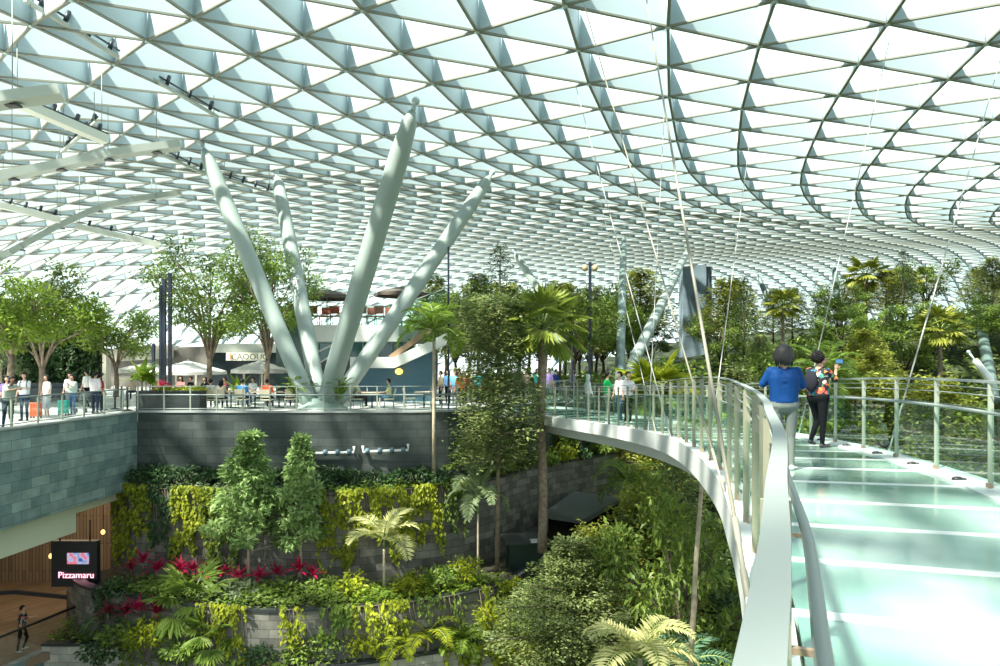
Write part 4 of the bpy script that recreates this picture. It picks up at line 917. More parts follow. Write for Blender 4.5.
# ---- cordylines (red plants)
RC = rosette('red_cordyline', 15, .62, .13, LM['red'], .2, cat='plant')
k = 0
RED = [(131, 563, 26.6, 'darker red cordyline nearest the restaurant sign, upper row'), (157, 566, 26.3, 'red cordyline, second of the upper row from the restaurant sign'), (181, 566, 26.0, 'red cordyline in the upper row just left of the fan palm'), (193, 566, 25.9, 'bright red cordyline above the dark green fan palm'), (207, 568, 25.8, 'red cordyline right of the dark green fan palm'), (222, 569, 25.7, 'red cordyline two plants left of the taller young tree'), (238, 573, 25.5, 'red cordyline at the foot of the taller young tree'), (260, 572, 25.5, 'red cordyline between the two young trees, nearer the taller'), (277, 568, 25.5, 'red cordyline midway between the two young trees'), (299, 566, 25.4, 'red cordyline at the foot of the slimmer young tree'), (313, 570, 25.4, 'red cordyline just right of the slimmer young tree'), (108, 607, 24.8, 'dull red cordyline nearest the stone edge, lower row'), (126, 608, 24.6, 'dull red cordyline in the middle of the lower row'), (138, 605, 24.5, 'bright red cordyline in the lower row'), (157, 608, 24.4, 'red cordyline at the right end of the lower row'), (143, 558, 26.4, 'small red cordyline high in the upper row near the sign')]
for x, y, d, lb in RED: q = W(x, y, d); put(RC, q-V((0, 0, .42)), lb, sc=R.uniform(.85, 1.1), swap={'leaf_red': leafmat('leaf_dull_red', (.10, .01, .02), (.32, .03, .06), .3)} if 'dull' in lb or 'darker' in lb else None)
# ---- vines on the walls, one curtain each
def vine(C, z0, xa, xb, drop, dens, m_, label, L=.15, off=.14, ztop=.3):
    """curtain of leaves hanging on the wall line C between picture columns xa..xb"""
    P = [V((x, y, 0)) for x, y in C]; acc = []
    for a, b_ in zip(P, P[1:]):
        for q in range(6): p = a.lerp(b_, q/6); px = 500+F*p.x/p.y; 
        for q in range(6):
            p = a.lerp(b_, q/6); px = 500+F*p.x/p.y
            if xa <= px <= xb: acc.append((p, (b_-a).normalized(), (b_-a).length/6))
    if not acc: return
    n = int(1.7*dens*sum(w_ for _, _, w_ in acc)*drop); idx = R.integers(0, len(acc), n); s = np.array([tuple(acc[i][0]+acc[i][1]*R.uniform(0, acc[i][2])) for i in idx]); dd = np.array([tuple(acc[i][1]) for i in idx])
    nrm = np.stack([dd[:, 1], -dd[:, 0], np.zeros(n)], 1)
    strand = np.sin(s[:, 0]*7.3)*.5+np.sin(s[:, 0]*2.9+1)*.5; lim = drop*(.78+.3*strand); zz = R.random(n)**1.15; z = z0+ztop-zz*lim
    kp = (np.sin(s[:, 0]*11.3+z*1.7)+np.sin(s[:, 0]*4.7-z*2.9+1.3)+np.sin(z*5.1+s[:, 0]*1.9)*.8) > -.8; s, dd, nrm, z, zz = s[kp], dd[kp], nrm[kp], z[kp], zz[kp]; n = len(s)
    Pp = s+nrm*(off+R.uniform(-.04, .14, n)[:, None]); Pp[:, 2] = z
    D = np.stack([R.normal(size=n)*.5, R.normal(size=n)*.2, -np.ones(n)], 1)+nrm*.5; Nn = nrm*1.0+np.stack([R.normal(size=n)*.3, R.normal(size=n)*.3, .5+R.normal(size=n)*.3], 1)
    l = L*R.uniform(.6, 1.35, n); mid = acc[len(acc)//2][0]
    t = thing('climbing_vine', label, 'vine', (mid.x, mid.y, z0)); fb = MB(); fb.leaves(Pp, D, Nn, l, l*.75); fb.build('foliage', m_, t)
    sb = MB()
    for i in range(0, len(acc), max(1, len(acc)//8)):
        p, dr, _ = acc[i]; nn = V((dr.y, -dr.x, 0)); sb.tube([p+nn*.08+V((0, 0, z0+.1)), p+nn*.1+dr*.1+V((0, 0, z0-drop*.35)), p+nn*.08+V((0, 0, z0-drop*.7))], [.012, .01, .006], 5)
    run = [acc[i][0]+V((acc[i][1].y, -acc[i][1].x, 0))*.08+V((0, 0, z0+.1)) for i in range(0, len(acc), 3)]
    if len(run) > 1: sb.tube(run, .014, 5)
    sb.build('stems', BARK, t)
vine(C1, -2.97, 118, 152, 3.3, 120, LM['yellow'], 'narrow yellow-green vine curtain nearest the cream fascia on the upper garden wall', .17)
vine(C1, -2.97, 150, 176, 3, 80, LM['dark'], 'dark sparse vine gap between the two leftmost bright curtains')
vine(C1, -2.97, 172, 215, 3.4, 120, LM['yellow'], 'bright yellow vine curtain above the red cordylines on the upper wall', .17)
vine(C1, -2.97, 205, 245, 3.4, 100, LM['mid'], 'green vine curtain left of the taller young tree')
vine(C1, -2.97, 318, 362, 3.3, 120, LM['yellow'], 'yellow vine curtain just right of the slimmer young tree')
vine(C1, -2.97, 362, 400, 2.9, 110, LM['yellow'], 'vine curtain behind the cream-fronded palm')
vine(C1, -2.97, 398, 440, 3.2, 120, LM['yellow'], 'bright vine curtain between the cream palm and the thin palm trunk')
vine(C1, -2.97, 438, 462, 2.5, 75, LM['mid'], 'green vine curtain beside the small pale palm')
vine(C2, -6.3, 98, 130, 1.9, 60, LM['dark'], 'dark vine mass on the middle wall below the sign')
vine(C2, -6.3, 200, 248, 2.2, 110, LM['yellow'], 'dense yellow vine curtain below the fan palm on the middle wall', .14)
vine(C2, -6.3, 280, 302, 2.2, 80, LM['yellow'], 'narrow vine strand on the middle wall below the slimmer young tree', .14)
vine(C2, -6.3, 318, 352, 1.4, 110, LM['mid'], 'green vine curtain on the middle wall left of the dark coping')
vine(C2, -6.3, 352, 405, 1.9, 90, LM['yellow'], 'yellow vine curtain on the middle wall under the cream palm', .14)
vine(C2, -6.3, 405, 460, 1.3, 45, LM['mid'], 'sparse vine strands on the middle wall above the lowest palms')
vine(C2, -6.3, 478, 512, 2.0, 90, LM['yellow'], 'yellow vine curtain at the pale corner of the middle wall', .16)
vine(C3, -8.1, 120, 330, 1.2, 40, LM['mid'], 'green vines over the lowest wall at the bottom edge')
vine(C3, -8.1, 440, 530, 1.6, 90, LM['yellow'], 'yellow vines spilling over the lowest wall beside the pale stone corner', .16)
# ---- ground cover in the beds (nobody could count it)
def cover(C, z, dep, dens, h, m_, L, label, xa=-200, xb=1200, name='ground_cover', f0=.0):
    P = [V((x, y, 0)) for x, y in C]; acc = []
    for a, b_ in zip(P, P[1:]):
        px = 500+F*a.x/a.y
        if xa <= px <= xb: acc.append((a, b_))
    if not acc: return
    tot = sum((b_-a).length for a, b_ in acc); n = int(tot*dep*dens); idx = R.integers(0, len(acc), n); f = R.random(n)
    A = np.array([tuple(acc[i][0]) for i in idx]); B = np.array([tuple(acc[i][1]) for i in idx]); s = A+(B-A)*f[:, None]; dd = (B-A)/np.linalg.norm(B-A, axis=1, keepdims=True); inn = np.stack([-dd[:, 1], dd[:, 0], 0*f], 1)
    q = R.random(n); Pp = s+inn*(f0+q*dep)[:, None]; hh = h*(.4+.6*np.abs(np.sin(s[:, 0]*2.1)+np.sin(s[:, 0]*5.3+q*4)*.6)/1.4); Pp[:, 2] = z+R.random(n)*hh
    D = R.normal(size=(n, 3)); D[:, 2] = np.abs(D[:, 2])*.3-.05; Nn = R.normal(size=(n, 3))*.35; Nn[:, 2] += 1; Nn[:, 1] -= .3
    l = L*R.uniform(.6, 1.3, n); fb = MB(); fb.leaves(Pp, D, Nn, l, l*.5); o = fb.build(name, m_); tag(o, label, 'ground cover', kind='stuff'); return o
cover(C1, -2.95, .8, 190, .4, LM['pale'], .13, 'pale leafy ground cover trailing along the upper bed at left', 110, 245, f0=-.15)
cover(C1, -3.0, 1.2, 150, .5, LM['dark'], .15, 'dark leafy ground cover at the foot of the tiled wall', 110, 460)
cover(C1, -2.95, .9, 130, .45, LM['fresh'], .14, 'bright leafy ground cover along the upper bed right of the young trees', 325, 480, f0=-.15)
cover(C1, -3.0, 2.5, 60, .5, LM['mid'], .2, 'green ground cover on the curved wall behind the shelter', 480, 640)
cover(C2, -6.3, 1.6, 150, .55, LM['mid'], .18, 'leafy ground cover filling the middle bed at left', 104, 345)
cover(C2, -6.3, 1.8, 150, .45, LM['fresh'], .17, 'leafy ground cover filling the middle bed right of the young trees', 345, 500)
cover(C3, -8.15, 1.6, 130, .8, LM['mid'], .18, 'leafy ground cover in the lowest bed', -60, 540)
for i, (x, h) in enumerate(((455, 1.0), (472, 1.3), (515, 1.0), (560, 1.1), (582, 1.3))):
    q = WZ(x, {455: 484, 472: 482, 515: 472, 560: 463, 582: 459}[x], -2.95); put(YT, V((q.x-.1, q.y+.7, -3.1)), ['thin sapling in the upper bed just right of the thin palm trunk', 'thin sapling in the upper bed behind the small pale palm', 'thin sapling in the upper bed between the layered tree and the fan palm', 'thin sapling in the upper bed above the garden shelter', 'last thin sapling in the upper bed above the shelter roof'][i], sc=(.7, .7, .5*h), swap={'leaf_pale': LM['forest']})
# shrubs in the beds
DS = shrub('bed_shrub', .9, .75, LM['dark'], 330, .16); MS = shrub('bed_shrub', 1.0, .8, LM['mid'], 360, .17); YS = shrub('bed_shrub', 1.0, .9, LM['yellow'], 380, .16); BS = shrub('bed_shrub', 1.1, .6, LM['pale'], 260, .26)
XS = list(range(142, 452, 21))
for i, x in enumerate(XS):
    q = W(x, 476, 28.1); put(DS, V((q.x, 28.15, -2.98)), 'dark rounded shrub at the foot of the tiled terrace wall', sc=R.uniform(.9, 1.3), group='dark shrubs along the foot of the tiled wall')
for i, x in enumerate((466, 484, 502, 524, 548, 566, 584, 604, 625, 648)):
    q = WZ(x, 486-(x-450)*.19, -2.95); put([DS, MS, YS][i % 3], V((q.x-.1, q.y+.5, -3.1)), 'shrub in the upper bed along the top of the curved wall behind the shelter', sc=R.uniform(1.1, 1.5), group='shrubs on the curved wall behind the shelter')
for x, y, d, pr, lb in ((220, 590, 25.2, BS, 'silvery large-leaved shrub right of the dark green fan palm'), (240, 592, 25.0, BS, 'silvery large-leaved shrub below the taller young tree'), (262, 596, 25.0, MS, 'green shrub in the middle bed between the young trees'), (283, 592, 25.1, MS, 'green shrub left of the slimmer young tree foot'), (325, 590, 25.2, MS, 'green shrub right of the slimmer young tree foot'), (350, 592, 25.1, YS, 'yellow-green shrub left of the cream palm stem'), (412, 590, 25.3, YS, 'yellow-green shrub right of the cream palm stem'), (440, 578, 25.7, MS, 'green shrub below the small pale palm'), (465, 570, 26.2, YS, 'yellow-green shrub by the foot of the layered tree'), (118, 590, 25.6, DS, 'dark shrub between the two rows of red plants'), (160, 588, 25.4, MS, 'green shrub left of the dark green fan palm'), (145, 640, 23.6, YS, 'yellow-green shrub at the lower left beside the stone edge'), (100, 655, 23.4, DS, 'dark shrub in the bottom left corner of the planting'), (120, 638, 23.8, MS, 'green shrub below the lower row of red plants'), (180, 650, 23.6, MS, 'green shrub at the bottom left of the dense yellow vines'), (330, 640, 24, MS, 'green shrub on the lowest bed under the green vine curtain'), (360, 645, 24, YS, 'yellow-green shrub on the lowest bed left of the palms'), (495, 620, 25.0, YS, 'yellow-green shrub on the lowest bed, upper of two by the pale corner'), (510, 655, 24.6, YS, 'yellow-green shrub on the lowest bed, lower of two by the pale corner'), (530, 662, 24.2, YS, 'small yellow-green shrub at the very bottom beside the pale stone corner'), (300, 650, 23.8, MS, 'green shrub at the bottom between the vine strands'), (260, 655, 23.6, DS, 'dark shrub at the bottom below the dark coping')):
    q = W(x, y, d); put(pr, q-V((0, 0, .45)), lb, sc=R.uniform(1.0, 1.3))
# ---- forest: pit and hill
FA = tree_broad('forest_tree', 6.5, 2.4, 3.4, LM['forest'], nb=10, nl=5600, L=.2, clear=.35, trunk=.13, bark=BARKD, seed=21)
FB = tree_layer('forest_tree', 6.2, 2.5, LM['layer'], tiers=9, clear=.35, nl=4800, L=.2, trunk=.1, bark=BARKD, seed=22, gap=.32)
FC = tree_layer('forest_tree', 5.8, 2.7, LM['olive'], tiers=7, clear=.4, nl=4600, L=.22, trunk=.1, bark=BARK, seed=23, gap=.35)
FD = tree_broad('forest_tree', 5.6, 2.1, 3.4, LM['mid'], nb=9, nl=5200, L=.21, clear=.3, trunk=.12, bark=BARKD, seed=24)
FE = palm_feather('forest_palm', 5.2, 14, 2.0, LM['mid'], .08, ll=.6, wl=.1, bark=BARKD, n=20)
FG = palm_fan('forest_fan_palm', 6.0, 16, 1.0, LM['olive'], .11, .9)
PIT = [(4.6, 17.0, 'dark'), (3.4, 19.5, 'dark'), (5.6, 19.5, 'forest'), (4.2, 21.5, 'dark'), (6.6, 22.5, 'mid'), (5.2, 24.5, 'olive'), (3.2, 24.5, 'forest'), (7.6, 26, 'forest'), (5.2, 27.5, 'layer'), (7.0, 29.5, 'olive'), (8.9, 31, 'mid'), (6.9, 33, 'olive'), (2.6, 20.5, 'mid'), (8.6, 34, 'forest'), (9.5, 28, 'dark'), (3.6, 26.6, 'olive'), (5.4, 29.2, 'olive'), (6.4, 26.8, 'olive'), (4.4, 23.4, 'olive'), (8.2, 30.4, 'olive')]
for i, (x, y, kd) in enumerate(PIT):
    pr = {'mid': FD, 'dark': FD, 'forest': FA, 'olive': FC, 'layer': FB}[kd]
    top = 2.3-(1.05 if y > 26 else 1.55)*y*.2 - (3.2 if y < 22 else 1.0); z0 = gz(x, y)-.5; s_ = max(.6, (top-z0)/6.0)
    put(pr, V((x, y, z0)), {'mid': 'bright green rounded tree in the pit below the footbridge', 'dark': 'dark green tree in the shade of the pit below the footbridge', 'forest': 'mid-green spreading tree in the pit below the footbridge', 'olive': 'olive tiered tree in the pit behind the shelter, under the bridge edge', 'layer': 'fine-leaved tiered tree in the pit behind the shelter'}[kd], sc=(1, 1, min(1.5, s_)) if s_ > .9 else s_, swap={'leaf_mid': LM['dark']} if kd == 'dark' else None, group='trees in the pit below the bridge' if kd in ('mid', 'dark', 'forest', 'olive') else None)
for x, yt, d, zb, pr, lb in ((592, 440, 37.9, -3.2, FC, 'sunlit olive tiered tree directly under the far bridge edge, above the shelter'), (562, 436, 36.3, -3.2, FD, 'small green tree in the upper bed right of the fan palm trunk'), (622, 436, 38.5, -4, FC, 'sunlit olive tiered tree under the far bridge, second from the shelter'), (655, 445, 33, None, FC, 'sunlit olive tiered tree under the middle of the far bridge'), (676, 462, 28.5, None, FB, 'pale tiered tree under the bridge bend'), (690, 500, 22, None, FA, 'dense tree tucked under the inner bridge fascia'), (640, 492, 27.5, None, FC, 'olive tiered tree in front of the pit palms, right of the shelter')):
    q = W(x, yt, d); z0 = gz(q.x, d)-1 if zb is None else zb; h_ = (q.z-z0)/6.0; put(pr, V((q.x, d, z0)), lb, sc=(min(1, h_+.15), min(1, h_+.15), h_))
HILL = []
rr = random.Random(5)
for row, (y0, n, x0, x1) in enumerate(((33, 6, 12.5, 27), (37.5, 8, 12.5, 32), (42, 8, 11.6, 36), (46, 10, 9, 38), (50.5, 11, 6, 43), (56, 10, 3, 47), (62, 7, 8, 52))):
    for i in range(n):
        x = x0+(x1-x0)*(i+rr.uniform(-.25, .25))/(n-1); HILL.append((x, y0+rr.uniform(-1.3, 1.3), row))
kinds = [(FA, 'dense mid-green tree on the planted hill behind the footbridge', 'dense trees on the hill'), (FB, 'fine-leaved tiered tree on the planted hill behind the footbridge', 'fine tiered trees on the hill'), (FC, 'olive-green tiered tree on the planted hill behind the footbridge', 'olive tiered trees on the hill'), (FD, 'bright rounded tree on the planted hill behind the footbridge', 'bright rounded trees on the hill'), (FE, 'green feather palm on the planted hill behind the footbridge', 'feather palms on the hill'), (FG, 'fan palm on the planted hill behind the footbridge', 'fan palms on the hill')]
for i, (x, y, row) in enumerate(HILL):
    px = 500+F*x/y; ptop = 290+12*math.sin(px*.021+1)+8*math.sin(px*.05+y)+(28 if 600 < px < 725 else 12 if px > 760 else 0); ttop = 2.3-(ptop-357)/F*y if row >= 3 else 2.3-(330+10*(2-row)+20*rr.random()-357)/F*y
    if (604 < px < 692 and y < 57) or (958 < px < 1001 and y < 50): continue
    kk = rr.choices(range(6), (3, 2, 4, 3, 1.3, 1.1) if row > 1 else (3, 2, 3, 3, .5, 0))[0]; pr, lb, gp = kinds[kk]; z0 = gz(x, y)-.3 if not (x < 10.8 and y > 40) else 0; hh = {0: 6.7, 1: 6.3, 2: 5.9, 3: 5.8, 4: 6.4, 5: 6.8}[kk]
    s_ = max(.75, (ttop-z0)/hh*rr.uniform(.85, 1.05)); put(pr, V((x, y, z0)), lb, sc=(min(s_, 1.25), min(s_, 1.25), s_), group=gp)
# named ones on the hill, seen against the roof
put(FG, V((W(866, 0, 52).x, 52, gz(19, 52))), 'fan palm head standing clear above the hill trees beside the leaning column', sc=(1.1, 1.1, 1.0))
put(FG, V((W(940, 0, 40).x, 40, gz(25, 40)-.5)), 'fan palm with a bare trunk beside the rightmost suspension cable', sc=1.0)
put(CN, V((W(903, 0, 50).x, 50, gz(28, 50))), 'slim dark conical tree right of the leaning column on the hill', sc=.72)
put(CN, V((W(744, 0, 46).x, 46, gz(16, 46))), 'narrow upright dark tree just right of the thickest suspension rod', sc=.85)
# trees behind the terrace crowd, centre
for x, y, pr, s_, lb in ((455, 43, FA, .95, 'dense tree behind the feather palm and the cafe'), (478, 38, FB, 1.05, 'fine-leaved tree left of the dark conifer'), (520, 38, FA, 1.0, 'dense tree between the conifer and the big fan palm'), (470, 48, FD, 1.2, 'rounded tree far behind the cafe stair'), (505, 45, FC, 1.15, 'olive tree directly behind the dark conifer'), (560, 42, FC, 1.1, 'olive tree behind the big fan palm crown'), (575, 39, FA, .95, 'dense tree just left of the dark lamp post'), (603, 52, FD, 1.25, 'bright rounded tree right of the dark lamp post'), (618, 60, FA, 1.3, 'dense tree behind the upright grey column'), (640, 62, FC, 1.45, 'olive tree at the foot of the thick white column'), (540, 50, FD, 1.25, 'rounded tree furthest behind the big fan palm'), (436, 50, FB, 1.25, 'dark tree above the cafe parapet behind the right strut')):
    q = onz(x, y, 0); put(pr, q if q.x < 10.6 else V((q.x, q.y, gz(q.x, q.y))), lb, sc=s_)
# understorey on the hill and pit floor
n = 26000; X = R.uniform(-1, 44, n); Y = R.uniform(9, 56, n); keep = (np.abs(X) < Y*.78+2) & ~((X < 10.9) & (Y > 28.0+np.maximum(0, X)*1.15)) & (X > 1.2); X = X[keep]; Y = Y[keep]; n = len(X)
Z = np.array([gz(a, b_) for a, b_ in zip(X, Y)])+R.random(n)*.9*(.5+.5*np.sin(X*1.7)*np.cos(Y*1.3))+.1; D = R.normal(size=(n, 3)); D[:, 2] = np.abs(D[:, 2])*.4; Nn = R.normal(size=(n, 3))*.4; Nn[:, 2] += 1
fb = MB(); l = .42*R.uniform(.6, 1.4, n); fb.leaves(np.stack([X, Y, Z], 1), D, Nn, l, l*.45); o = fb.build('understorey_foliage', LM['mid']); tag(o, 'leafy understorey covering the garden slope between the trees', 'ground cover', kind='stuff')
n = 9000; X = R.uniform(-2, 10.7, n); Y = R.uniform(36.5, 58, n); Y = np.maximum(Y, 36+np.maximum(0, X-1.9)*1.2); Z = R.random(n)*1.3*(.55+.45*np.sin(X*1.9)*np.cos(Y*1.1)); D = R.normal(size=(n, 3)); D[:, 2] = np.abs(D[:, 2])*.4; Nn = R.normal(size=(n, 3))*.4; Nn[:, 2] += 1
fb = MB(); l = .4*R.uniform(.6, 1.4, n); fb.leaves(np.stack([X, Y, Z], 1), D, Nn, l, l*.45); o = fb.build('understorey_foliage', LM['forest']); tag(o, 'leafy planting bed on the terrace behind the far bridge end', 'ground cover', kind='stuff')
for x, y, pr, s_, lb in ((445, 58, FA, 1.3, 'dense backdrop tree between the cafe and the conifer'), (500, 60, FD, 1.35, 'rounded backdrop tree behind the dark conifer'), (530, 56, FA, 1.2, 'dense backdrop tree behind the big fan palm'), (565, 58, FB, 1.3, 'fine-leaved backdrop tree left of the dark lamp post'), (597, 60, FD, 1.3, 'rounded backdrop tree behind the dark lamp post'), (628, 64, FA, 1.3, 'dense backdrop tree behind the upright grey column')): put(pr, onz(x, y, 0), lb, sc=s_)
# ---------------------------------------------------------------- people: tapered limbs fused by a voxel remesh into one skin, clothing by region
SKIN = mat('skin', (.50, .30, .21), .55); SKIND = mat('skin_dark', (.20, .11, .07), .5); HAIRM = mat('black_hair', (.012, .011, .012), .6, spec=.2); HAIRG = mat('dark_hair_shine', (.02, .018, .02), .5)
EYE = mat('eye_dark', (.02, .015, .012), .3); LIP = mat('lips', (.38, .13, .11), .5); SHOE = mat('shoe_white', (.6, .6, .6), .5); SHOED = mat('shoe_dark', (.03, .03, .035), .5)
def cloth(n, c): return mat('cloth_'+n, c, .95, spec=.1)
JEAN = cloth('jeans', (.04, .08, .17)); BLK = cloth('black', (.007, .008, .010)); NAVY = cloth('navy', (.02, .03, .07)); GREYC = cloth('grey', (.28, .30, .30)); WHT = cloth('white', (.72, .72, .70))
def person(label, loc, rz, top, legs, H=1.65, pose='stand', skin=SKIN, shoe=SHOE, hair='short', hairm=HAIRM, vox=.02, sleeve=.45, girth=1.0, L=None, Rr=None, kneeL=None, kneeR=None, lean=0, head=(0, 0), group=None, seat_z=None, skirt=False, shorts=False, bag=None, scarf=None, lf=None, rf=None, neckc=None, hands=True, name='person'):
    """local frame: faces +Y, +X is its own right; z up; loc = ground point below the pelvis"""
    k = H/1.79; g = girth; P = []       # primitives: (a, b, ra, rb, material index)
    SK, TP, LG, SH = 0, 1, 2, 3
    hz = .90*k if pose != 'sit' else .50
    if seat_z is not None: hz = seat_z
    def v(x, y, z): return V((x, y, z))
    ln = lean; tilt = Matrix.Rotation(-ln, 3, 'X')
    pel = v(0, 0, hz+.04*k)
    def up(x, y, z): return pel+tilt @ v(x*k, y*k, z*k)
    sh = {-1: up(-.158*g, 0, .49), 1: up(.158*g, 0, .49)}; hip = {-1: pel+v(-.09*k*g, 0, -.03), 1: pel+v(.09*k*g, 0, -.03)}
    # trunk
    P += [(up(-.06*g, 0, 0), up(.06*g, 0, 0), .125*k*g, .125*k*g, LG), (up(0, 0, .12), up(0, .01, .26), .118*k*g, .125*k*g, TP), (up(-.055*g, 0, .08), up(-.085*g, -.01, .40), .12*k*g, .112*k*g, TP), (up(.055*g, 0, .08), up(.085*g, -.01, .40), .12*k*g, .112*k*g, TP), (up(-.075*g, 0, .36), up(.075*g, 0, .36), .115*k*g, .115*k*g, TP), (up(-.05*g, 0, .18), up(.05*g, 0, .18), .11*k*g, .11*k*g, TP), (sh[-1], sh[1], .062*k, .062*k, TP), (up(-.05*g, 0, .07), up(.05*g, 0, .07), .128*k*g, .128*k*g, TP), (up(0, 0, .50), up(0, .015, .60), .055*k, .05*k, SK)]
    hd = up(head[0]*.3, .03+head[1]*.3, .735)
    P += [(hd+v(0, -.012, .03)*k, hd+v(0, .015, -.02)*k, .088*k, .078*k, SK), (hd+v(0, .035, -.06)*k, hd+v(0, .045, -.075)*k, .045*k, .04*k, SK)]
    yaw = head[2] if len(head) > 2 else 0; hr = Matrix.Rotation(yaw, 3, 'Z')
    defs = {'stand': ((-.05, .02, -.27), (-.02, .10, -.23)), 'sit': ((-.05, .10, -.25), (.06, .24, -.04))}
    W_ = {}
    for s_ in (-1, 1):
        arm = (L if s_ < 0 else Rr) or defs.get(pose, defs['stand']); e = sh[s_]+v(-s_*arm[0][0]*-1 if False else s_*-arm[0][0], arm[0][1], arm[0][2])*k; w_ = e+v(-s_*arm[1][0]*-1 if False else -s_*arm[1][0], arm[1][1], arm[1][2])*k
        P += [(sh[s_], e, .047*k*g, .037*k, SK), (e, w_, .037*k, .026*k, SK)]
        if sleeve > 0:
            f = min(1, sleeve*2); P.append((sh[s_], sh[s_].lerp(e, f), .062*k*g, .054*k*g, TP))
            if sleeve > .5: P.append((e, e.lerp(w_, (sleeve-.5)*2), .050*k, .040*k, TP))
        W_[s_] = (e, w_)
        kn = (kneeL if s_ < 0 else kneeR)
        if kn is None: kn = ((.0, .03, -.42), (.0, -.03, -.42)) if pose != 'sit' else ((.02, .42, .0), (.0, .02, -.43))
        K_ = hip[s_]+v(s_*kn[0][0], kn[0][1], kn[0][2])*k; A_ = K_+v(s_*kn[1][0], kn[1][1], kn[1][2])*k
        sk_leg = SK if (skirt or shorts) else LG
        P += [(hip[s_], K_, .088*k*g, .058*k*g, LG), (K_, A_, .055*k*g, .042*k if sk_leg == LG else .034*k, sk_leg)]
        if skirt: P.append((hip[s_], K_+v(0, 0, -.05), .11*k*g, .12*k*g, LG))
        fd = (lf if s_ < 0 else rf) or (s_*.03, .15, -.03); P += [(A_+v(0, -.03, -.035)*k, A_+V(fd)*k, .042*k, .034*k, SH)]
    # ears, nose
    for s_ in (-1, 1): P.append((hd+hr @ v(s_*.082, -.01, -.005)*k, hd+hr @ v(s_*.085, -.015, .02)*k, .014*k, .014*k, SK))
    P.append((hd+hr @ v(0, .092, .005)*k, hd+hr @ v(0, .104, -.02)*k, .010*k, .015*k, SK))
    mb = MB()
    for a, b, ra, rb, m_ in P:
        d = (b-a); dn = d.normalized() if d.length > 1e-5 else V((0, 0, 1)); n = 10
        pts = []; rad = []
        for q in (-.98, -.7, 0): pts.append(a+dn*ra*q); rad.append(ra*math.sqrt(max(.02, 1-q*q)))
        if d.length > .02: 
            for q in (0, .7, .98): pts.append(b+dn*rb*q); rad.append(rb*math.sqrt(max(.02, 1-q*q)))
        else:
            for q in (.7, .98): pts.append(b+dn*rb*q); rad.append(rb*math.sqrt(max(.02, 1-q*q)))
        mb.tube(pts, rad, n, 0)
    me = mb.mesh('tmp', SKIN); ob = bpy.data.objects.new('tmp', me); COL.objects.link(ob)
    md = ob.modifiers.new('r', 'REMESH'); md.mode = 'VOXEL'; md.voxel_size = vox; md.use_smooth_shade = True
    sm2 = ob.modifiers.new('s', 'SMOOTH'); sm2.iterations = 4; sm2.factor = .5
    dg = bpy.context.evaluated_depsgraph_get(); ev = ob.evaluated_get(dg); m2 = bpy.data.meshes.new_from_object(ev); bpy.data.objects.remove(ob, do_unlink=True); bpy.data.meshes.remove(me)
    nv = len(m2.vertices); co_ = np.zeros(nv*3); m2.vertices.foreach_get('co', co_); co_ = co_.reshape(-1, 3); nf = len(m2.polygons); cen = np.zeros(nf*3); m2.polygons.foreach_get('center', cen); cen = cen.reshape(-1, 3)
    best = np.full(nf, 1e9); mi = np.zeros(nf, int)
    for a, b, ra, rb, m_ in P:
        a_ = np.array(a); ab = np.array(b)-a_; l2 = max(1e-9, ab@ab); t = np.clip(((cen-a_)@ab)/l2, 0, 1); dd = np.linalg.norm(cen-a_-t[:, None]*ab, axis=1)-(ra+(rb-ra)*t)
        c = dd < best; best[c] = dd[c]; mi[c] = m_
    full = MB(); full.v = [tuple(p) for p in co_]; full.f = [tuple(p.vertices) for p in m2.polygons]; full.m = mi.tolist(); full.sm = [True]*nf
    bpy.data.meshes.remove(m2)
    # hands: palm, four fingers of unequal length, thumb from the side
    if hands:
        for s_ in (-1, 1):
            e, w_ = W_[s_]; d = (w_-e).normalized(); sd = d.cross(V((0, 0, 1))); sd = sd.normalized() if sd.length > .05 else V((0, 1, 0)); nrm = sd.cross(d)
            if vox < .015 or True:
                full.tube([w_-d*.02*k, w_+d*.03*k, w_+d*.085*k], [.024*k, .034*k, .032*k], 8, 0)
                for q in range(4):
                    o = sd*(.026-.0175*q)*k; b0 = w_+d*.08*k+o; ll = (.062, .072, .067, .052)[q]*k; full.tube([b0, b0+d*ll*.5+nrm*.004, b0+d*ll*.8-nrm*.02*k, b0+d*ll*.85-nrm*.04*k], [.0095*k, .009*k, .008*k, .006*k], 6, 0)
                b0 = w_+d*.025*k+sd*.025*k; full.tube([b0, b0+(d*.6+sd*.8).normalized()*.035*k, b0+(d+sd*.5).normalized()*.065*k], [.012*k, .0105*k, .008*k], 6, 0)
    # eyes, mouth
    for s_ in (-1, 1): full.ell(hd+hr @ v(s_*.032, .078, .012)*k, (.012*k, .008*k, .008*k), 8, 6, 4)
    full.ell(hd+hr @ v(0, .082, -.052)*k, (.022*k, .008*k, .006*k), 8, 6, 5)
    root = thing(name, label, 'person', (0, 0, 0), group)
    legm = legs; bd = full.build('body', [skin, top, legm, shoe, EYE, LIP], root)
    # hair
    hb = MB(); c = hd+v(0, -.02, .03)*k
    near = vox < .015
    hb.ell(c, (.098*k, .102*k, .098*k), 14, 10, 0, hr)
    if near and hair == 'bob':
        for i in range(64):
            a = i*2.399; back = math.sin(a) < .35
            if not back: continue
            q0 = random.uniform(.15, 1); ln_ = random.uniform(.16, .215); ca, sa = math.cos(a), math.sin(a)
            pts = [c+hr @ v(ca*.03*q0, sa*.03*q0, .112)*k, c+hr @ v(ca*.088, sa*.09, .07)*k, c+hr @ v(ca*.118, sa*.115, -.02)*k, c+hr @ v(ca*.125, sa*.118-.005, -.09)*k, c+hr @ v(ca*.105, sa*.10-.01, -ln_)*k]
            hb.tube(pts, [.014*k, .020*k, .022*k, .020*k, .006*k], 6)
    elif near:
